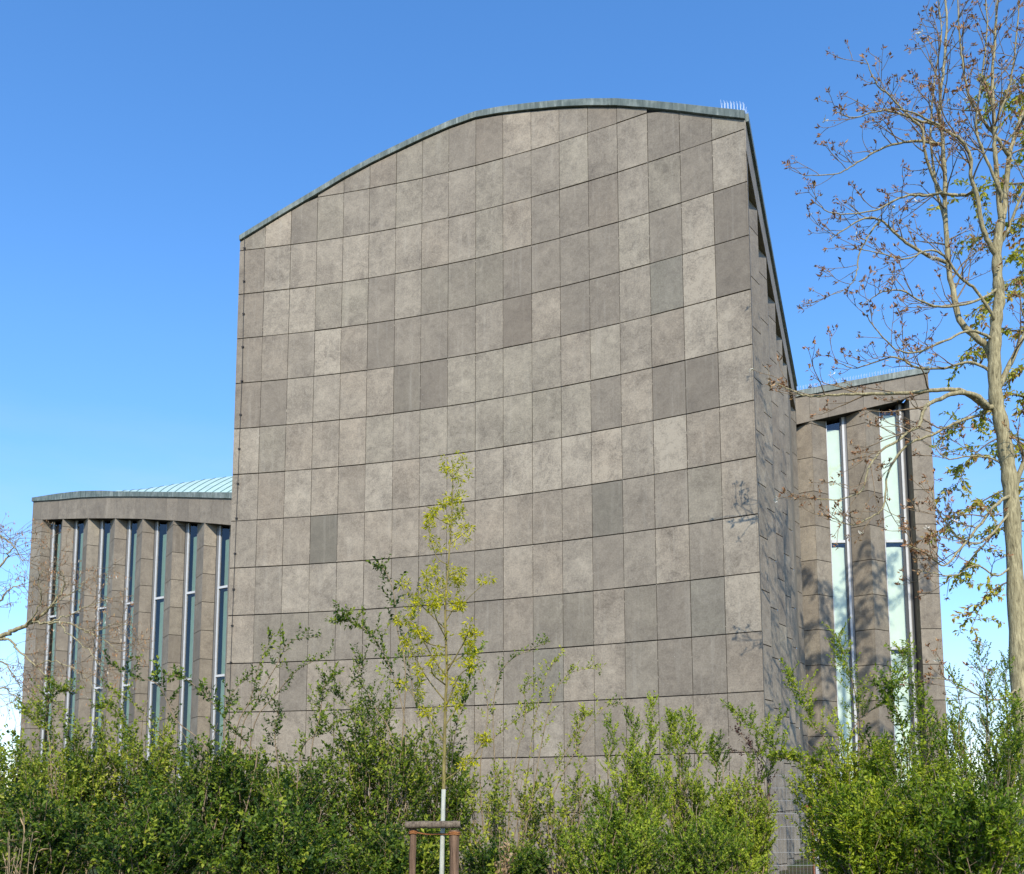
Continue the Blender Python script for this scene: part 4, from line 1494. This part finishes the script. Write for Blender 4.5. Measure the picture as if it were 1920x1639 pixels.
TRK = limb(trunk, YT, YT)
TRK[0][2] = -0.1
sm = MB()
nT = len(TRK)
sm.tube(TRK, [0.168 - 0.09 * (i / (nT - 1)) ** 1.0 + 0.012 * math.sin(i * 1.7) for i in range(nT)], 14)
sm.build('trunk', M['bark'], o, smooth=True)
LIMBS = [  # px polyline, Y start, Y end, r0, r1
    ([(1877, 414), (1872, 366), (1866, 293), (1864, 238), (1861, 146), (1868, 37), (1872, -60)], 16.5, 16.2, 0.055, 0.016),
    ([(1877, 414), (1883, 395), (1892, 293), (1901, 264), (1916, 220), (1950, 130), (1970, 20)], 16.5, 17.0, 0.06, 0.02),
    ([(1870, 480), (1853, 454), (1841, 421), (1831, 366), (1820, 329), (1819, 293), (1800, 262), (1776, 246), (1758, 234), (1715, 212), (1680, 205)], 16.5, 15.6, 0.05, 0.012),
    ([(1892, 293), (1872, 262), (1853, 238), (1830, 205), (1815, 175), (1805, 120), (1800, 70), (1796, -20)], 16.6, 16.0, 0.035, 0.012),
    ([(1865, 690), (1851, 652), (1830, 633), (1799, 600), (1788, 545), (1780, 512), (1773, 403), (1771, 329), (1766, 256), (1762, 201), (1769, 128), (1775, 40), (1772, -50)], 16.6, 17.2, 0.072, 0.018),
    ([(1855, 770), (1830, 749), (1802, 733), (1781, 731), (1740, 733), (1698, 737), (1634, 739), (1589, 739), (1543, 743), (1512, 742), (1482, 731), (1451, 717)], 16.5, 16.3, 0.055, 0.008),
    ([(1855, 765), (1830, 742), (1790, 737), (1756, 752), (1738, 760), (1729, 775), (1723, 798), (1700, 812), (1686, 825), (1653, 844), (1628, 880), (1616, 920), (1573, 937), (1531, 935)], 16.4, 15.7, 0.05, 0.008),
    ([(1850, 775), (1800, 790), (1747, 816), (1700, 835), (1665, 887), (1656, 951), (1628, 972), (1601, 984), (1580, 980), (1558, 970)], 16.6, 16.9, 0.03, 0.007),
    ([(1766, 365), (1745, 320), (1733, 280), (1728, 240), (1700, 215), (1670, 180), (1645, 160), (1622, 110)], 16.9, 16.2, 0.035, 0.008),
    ([(1820, 366), (1790, 366), (1765, 362), (1740, 366), (1710, 366), (1680, 375), (1640, 395), (1600, 400), (1560, 400), (1527, 380)], 16.6, 16.0, 0.032, 0.007),
    ([(1765, 490), (1740, 480), (1700, 455), (1670, 430), (1650, 412), (1620, 410), (1580, 432), (1555, 450)], 16.9, 16.5, 0.035, 0.008),
    ([(1650, 412), (1630, 440), (1610, 480), (1607, 510), (1590, 540), (1552, 555)], 16.6, 16.4, 0.02, 0.006),
    ([(1766, 270), (1720, 265), (1680, 270), (1640, 285), (1600, 310), (1570, 325), (1510, 330)], 17.0, 16.6, 0.03, 0.007),
    ([(1760, 235), (1720, 225), (1670, 208), (1640, 210), (1600, 220), (1567, 210)], 16.9, 16.0, 0.025, 0.007),
    ([(1868, 600), (1830, 545), (1800, 520), (1770, 480), (1740, 470), (1700, 485), (1660, 478), (1610, 465)], 16.4, 15.6, 0.03, 0.007),
    ([(1872, 540), (1840, 560), (1790, 575), (1740, 570), (1690, 545), (1650, 550), (1620, 570)], 16.5, 15.5, 0.03, 0.007),
    ([(1868, 640), (1820, 620), (1770, 640), (1720, 660), (1680, 655), (1640, 615), (1625, 590)], 16.5, 15.8, 0.028, 0.007),
    ([(1866, 700), (1820, 680), (1770, 690), (1720, 690), (1680, 670), (1640, 680), (1600, 690), (1570, 680)], 16.5, 16.9, 0.03, 0.007),
    ([(1893, 930), (1870, 945), (1840, 980), (1800, 1030), (1770, 1060), (1740, 1040), (1700, 1020)], 16.4, 15.8, 0.035, 0.008),
    ([(1895, 960), (1860, 1000), (1830, 1020), (1800, 1010), (1760, 960), (1745, 920)], 16.4, 16.0, 0.025, 0.007),
    ([(1890, 880), (1860, 860), (1820, 855), (1780, 860), (1755, 840), (1745, 800)], 16.5, 16.9, 0.02, 0.007),
    ([(1897, 1060), (1870, 1080), (1830, 1060), (1790, 1080), (1750, 1075), (1725, 1070)], 16.5, 16.0, 0.02, 0.007),
    ([(1908, 1290), (1880, 1310), (1850, 1310), (1810, 1290), (1780, 1275), (1745, 1270)], 16.4, 15.9, 0.02, 0.007),
    ([(1866, 740), (1890, 690), (1915, 640), (1950, 560), (1980, 460)], 16.5, 16.6, 0.06, 0.02),
    ([(1895, 940), (1915, 880), (1950, 800), (2000, 700)], 16.5, 16.3, 0.06, 0.02),
    ([(1870, 470), (1890, 430), (1915, 370), (1950, 300), (1990, 180)], 16.6, 16.0, 0.035, 0.012),
    ([(1885, 380), (1850, 300), (1830, 240), (1840, 150), (1850, 60), (1846, -40)], 16.4, 15.8, 0.03, 0.01),
    ([(1864, 240), (1890, 170), (1905, 90), (1910, -20)], 16.4, 16.0, 0.025, 0.01),
    ([(1774, 420), (1755, 350), (1745, 250), (1752, 150), (1765, 60), (1752, -30)], 17.0, 17.6, 0.03, 0.01),
]
lb, tw, bd = MB(), MB(), Leaves()
grown = [TRK]
for pts, y0, y1, r0, r1 in LIMBS:
    P = snap(limb(pts, y0, y1), grown)
    grown.append(P)
    P[1:-1] += rng.normal(0, 0.006, (len(P) - 2, 3))
    lb.tube(P, np.linspace(r0, r1, len(P)) + rng.normal(0, r1 * 0.08, len(P)), 8)
    big = r0 > 0.045
    sub_branches(tw, bd, P, r0, r1, 2.8 if big else 3.5, 1.25 if big else 0.95, 1, (-0.25, 0, 0.25), tmin=0.3 if big else 0.2)
    tips(bd, P[-1], unit(P[-1] - P[-2]), 0.11, 8)
merge(lb, tw)
lb.build('branches', [M['bark'], M['twig']], o, smooth=True)
bd.build('buds', M['bud'], o)['kind'] = 'stuff'

# ------------------------------------------------------------------ leafy tree behind it
YL = 19.5
o = thing('leafy_tree', 'tree with drooping yellow-green young leaves behind the bare budding tree', 'tree', (at(2010, 1505, YL) * (1, 1, 0)))
sm = MB()
P = limb([(2020, 1700), (2015, 1300), (2010, 1000), (2000, 750), (1995, 500), (1985, 300)], YL, YL)
P[0][2] = -0.1
sm.tube(P, np.linspace(0.2, 0.06, len(P)), 12)
sm.build('trunk', M['greybark'], o, smooth=True)
tw, lv = MB(), Leaves()


def droop(P, r0, dens, ln0):
    n = max(2, int(np.linalg.norm(np.diff(P, axis=0), axis=1).sum() * dens))
    for k in range(n):
        t = 0.12 + 0.88 * (k + rng.random()) / n
        x = t * (len(P) - 1)
        i = min(int(x), len(P) - 2)
        p = P[i] + (P[i + 1] - P[i]) * (x - i)
        v = unit(rng.normal(0, 1, 3) * (1, 1, 0.4) + np.array([-0.3, 0, 0.0]))
        pts = [p]
        l_ = ln0 * rng.uniform(0.5, 1.3)
        for s in range(6):
            v = unit(v + np.array([0, 0, -0.17]) + rng.normal(0, 0.14, 3))
            pts.append(pts[-1] + v * l_ / 6)
        pts = np.array(pts)
        tw.tube(pts, np.linspace(0.006, 0.003, 7), 4, cap=False)
        leaf_shoot(lv, pts, 0.125, 0.042, 0.46, rng.normal(0.58, 0.17), -0.4, 2, 0.95)


LB_ = [[(2000, 420), (1950, 350), (1900, 345), (1850, 350), (1800, 375)], [(2000, 380), (1950, 300), (1905, 215), (1870, 180), (1840, 150)], [(1998, 500), (1940, 440), (1900, 420), (1850, 440), (1810, 470)],
       [(2000, 600), (1950, 540), (1910, 520), (1870, 560), (1830, 590)], [(2002, 700), (1950, 640), (1900, 620), (1840, 640), (1800, 680)],
       [(2005, 820), (1950, 760), (1890, 740), (1830, 770), (1790, 800)], [(2008, 900), (1950, 840), (1880, 820), (1820, 860), (1790, 920)],
       [(2008, 950), (1940, 900), (1880, 920), (1810, 960), (1765, 1000)], [(2010, 1050), (1950, 980), (1880, 990), (1820, 1050), (1790, 1090)],
       [(2012, 1200), (1960, 1120), (1900, 1090), (1850, 1120), (1820, 1180)], [(1990, 350), (1960, 250), (1930, 180), (1900, 140)], [(2000, 300), (1960, 380), (1930, 470)],
       [(1990, 420), (2050, 380), (2120, 350), (2200, 360)], [(1988, 380), (2040, 300), (2110, 250), (2180, 230)], [(1992, 480), (2060, 440), (2140, 420), (2230, 440)],
       [(1986, 330), (2020, 240), (2060, 180), (2100, 140)], [(1986, 340), (2000, 220), (1990, 120), (1980, 60)], [(1995, 560), (2070, 520), (2160, 510), (2240, 530)],
       [(1988, 360), (1970, 260), (1975, 180)], [(1990, 410), (2030, 330), (2080, 310)],
       [(1995, 560), (1960, 500), (1925, 470), (1890, 480)], [(2002, 760), (1960, 720), (1930, 690), (1900, 700)]]
for k, br in enumerate(LB_):
    y1 = YL + rng.uniform(-1.5, 1.2)
    P = limb(br, YL, y1)
    tw.tube(P, np.linspace(0.035, 0.006, len(P)), 6)
    droop(P, 0.02, 7.0, 0.62)
tw.build('branches', M['greybark'], o, smooth=True)
lv.build('foliage', M['leafT'], o)

# ------------------------------------------------------------------ bare catkin tree, left
YB = 15.0
o = thing('catkin_tree', 'bare twiggy tree hung with tan catkins reaching in from the left edge', 'tree', (at(-140, 1505, YB) * (1, 1, 0)))
sm = MB()
P = limb([(-140, 1700), (-135, 1500), (-120, 1300), (-125, 1100), (-115, 900), (-120, 700)], YB, YB)
P[0][2] = -0.1
sm.tube(P, np.linspace(0.16, 0.04, len(P)), 12)
CTRK = P
sm.build('trunk', M['greybark'], o, smooth=True)
LBR = [([(-122, 1260), (-60, 1225), (0, 1194), (24, 1184), (49, 1172), (68, 1160), (80, 1150), (98, 1135), (117, 1108), (120, 1088), (112, 1070)], 15, 14.6, 0.05, 0.008),
       ([(60, 1166), (80, 1168), (98, 1168), (132, 1169), (156, 1182), (176, 1191), (200, 1205), (222, 1222)], 14.75, 14.2, 0.02, 0.005),
       ([(95, 1168), (115, 1158), (134, 1152), (156, 1138), (182, 1132), (205, 1120)], 14.7, 15.2, 0.014, 0.005),
       ([(-122, 1220), (-50, 1195), (0, 1199), (15, 1200), (32, 1216), (49, 1233), (73, 1255), (92, 1272), (107, 1288)], 15, 14.5, 0.03, 0.006),
       ([(-122, 1150), (-60, 1110), (0, 1060), (20, 1035), (35, 1010)], 15, 15.3, 0.03, 0.006),
       ([(-120, 1050), (-60, 1010), (-10, 1000), (20, 1020), (45, 1055)], 15, 14.7, 0.03, 0.006),
       ([(-122, 1280), (-60, 1255), (0, 1240), (25, 1265), (40, 1290)], 15, 15.4, 0.025, 0.006),
       ([(-122, 1200), (-60, 1150), (-5, 1130), (25, 1100), (48, 1095)], 15, 15.3, 0.025, 0.006),
       ([(-122, 1320), (-60, 1330), (0, 1290), (20, 1300), (60, 1320)], 15, 14.6, 0.02, 0.006),
       ([(107, 1170), (140, 1195), (170, 1225), (190, 1250)], 14.5, 14.0, 0.012, 0.005),
       ([(156, 1182), (190, 1180), (215, 1170), (240, 1172)], 14.4, 14.2, 0.010, 0.004),
       ([(60, 1250), (90, 1240), (130, 1250), (160, 1270), (185, 1300)], 14.6, 14.2, 0.010, 0.004),
       ([(98, 1135), (120, 1120), (150, 1100), (165, 1085)], 14.6, 14.9, 0.010, 0.004),
       ([(49, 1172), (70, 1145), (78, 1115), (72, 1090), (80, 1068)], 14.8, 14.3, 0.014, 0.005)]
lb, tw, bd = MB(), MB(), Leaves()


def cat_twigs(P, dens, ln0, lvl):
    n = max(2, int(np.linalg.norm(np.diff(P, axis=0), axis=1).sum() * dens))
    for k in range(n):
        t = 0.2 + 0.8 * (k + rng.random()) / n
        x = t * (len(P) - 1)
        i = min(int(x), len(P) - 2)
        p = P[i] + (P[i + 1] - P[i]) * (x - i)
        d = unit(P[i + 1] - P[i])
        v = unit(rnd_dir(1)[0] + d * 0.7 + np.array([0.2, 0, 0.1]))
        l_ = ln0 * rng.uniform(0.4, 1.2)
        pts = [p]
        for s in range(5):
            v = unit(v + rng.normal(0, 0.22, 3))
            pts.append(pts[-1] + v * l_ / 5)
        pts = np.array(pts)
        tw.tube(pts, np.linspace(0.0055 if lvl else 0.0036, 0.0026, 6), 4, cap=False)
        if lvl:
            cat_twigs(pts, dens * 1.1, ln0 * 0.5, lvl - 1)
        if rng.random() < 0.75:
            m_ = 3
            bd.add(pts[-1] + rng.normal(0, 0.02, (m_, 3)), rnd_dir(m_) * 0.4 + np.array([0, 0, -1.0]), rnd_dir(m_), 0.05 * rng.uniform(0.6, 1.3, m_), np.full(m_, 0.28), rng.uniform(0.2, 0.93, m_))


grown = [CTRK]
for pts, y0, y1, r0, r1 in LBR:
    P = snap(limb(pts, y0, y1), grown)
    grown.append(P)
    P[1:-1] += rng.normal(0, 0.012, (len(P) - 2, 3))
    lb.tube(P, np.linspace(r0, r1, len(P)), 7)
    cat_twigs(P[len(P) // 4:], 8.5, 0.62, 1)
merge(lb, tw)
lb.build('branches', [M['bark'], M['twig']], o, smooth=True)
bd.build('catkins', M['bud'], o)['kind'] = 'stuff'
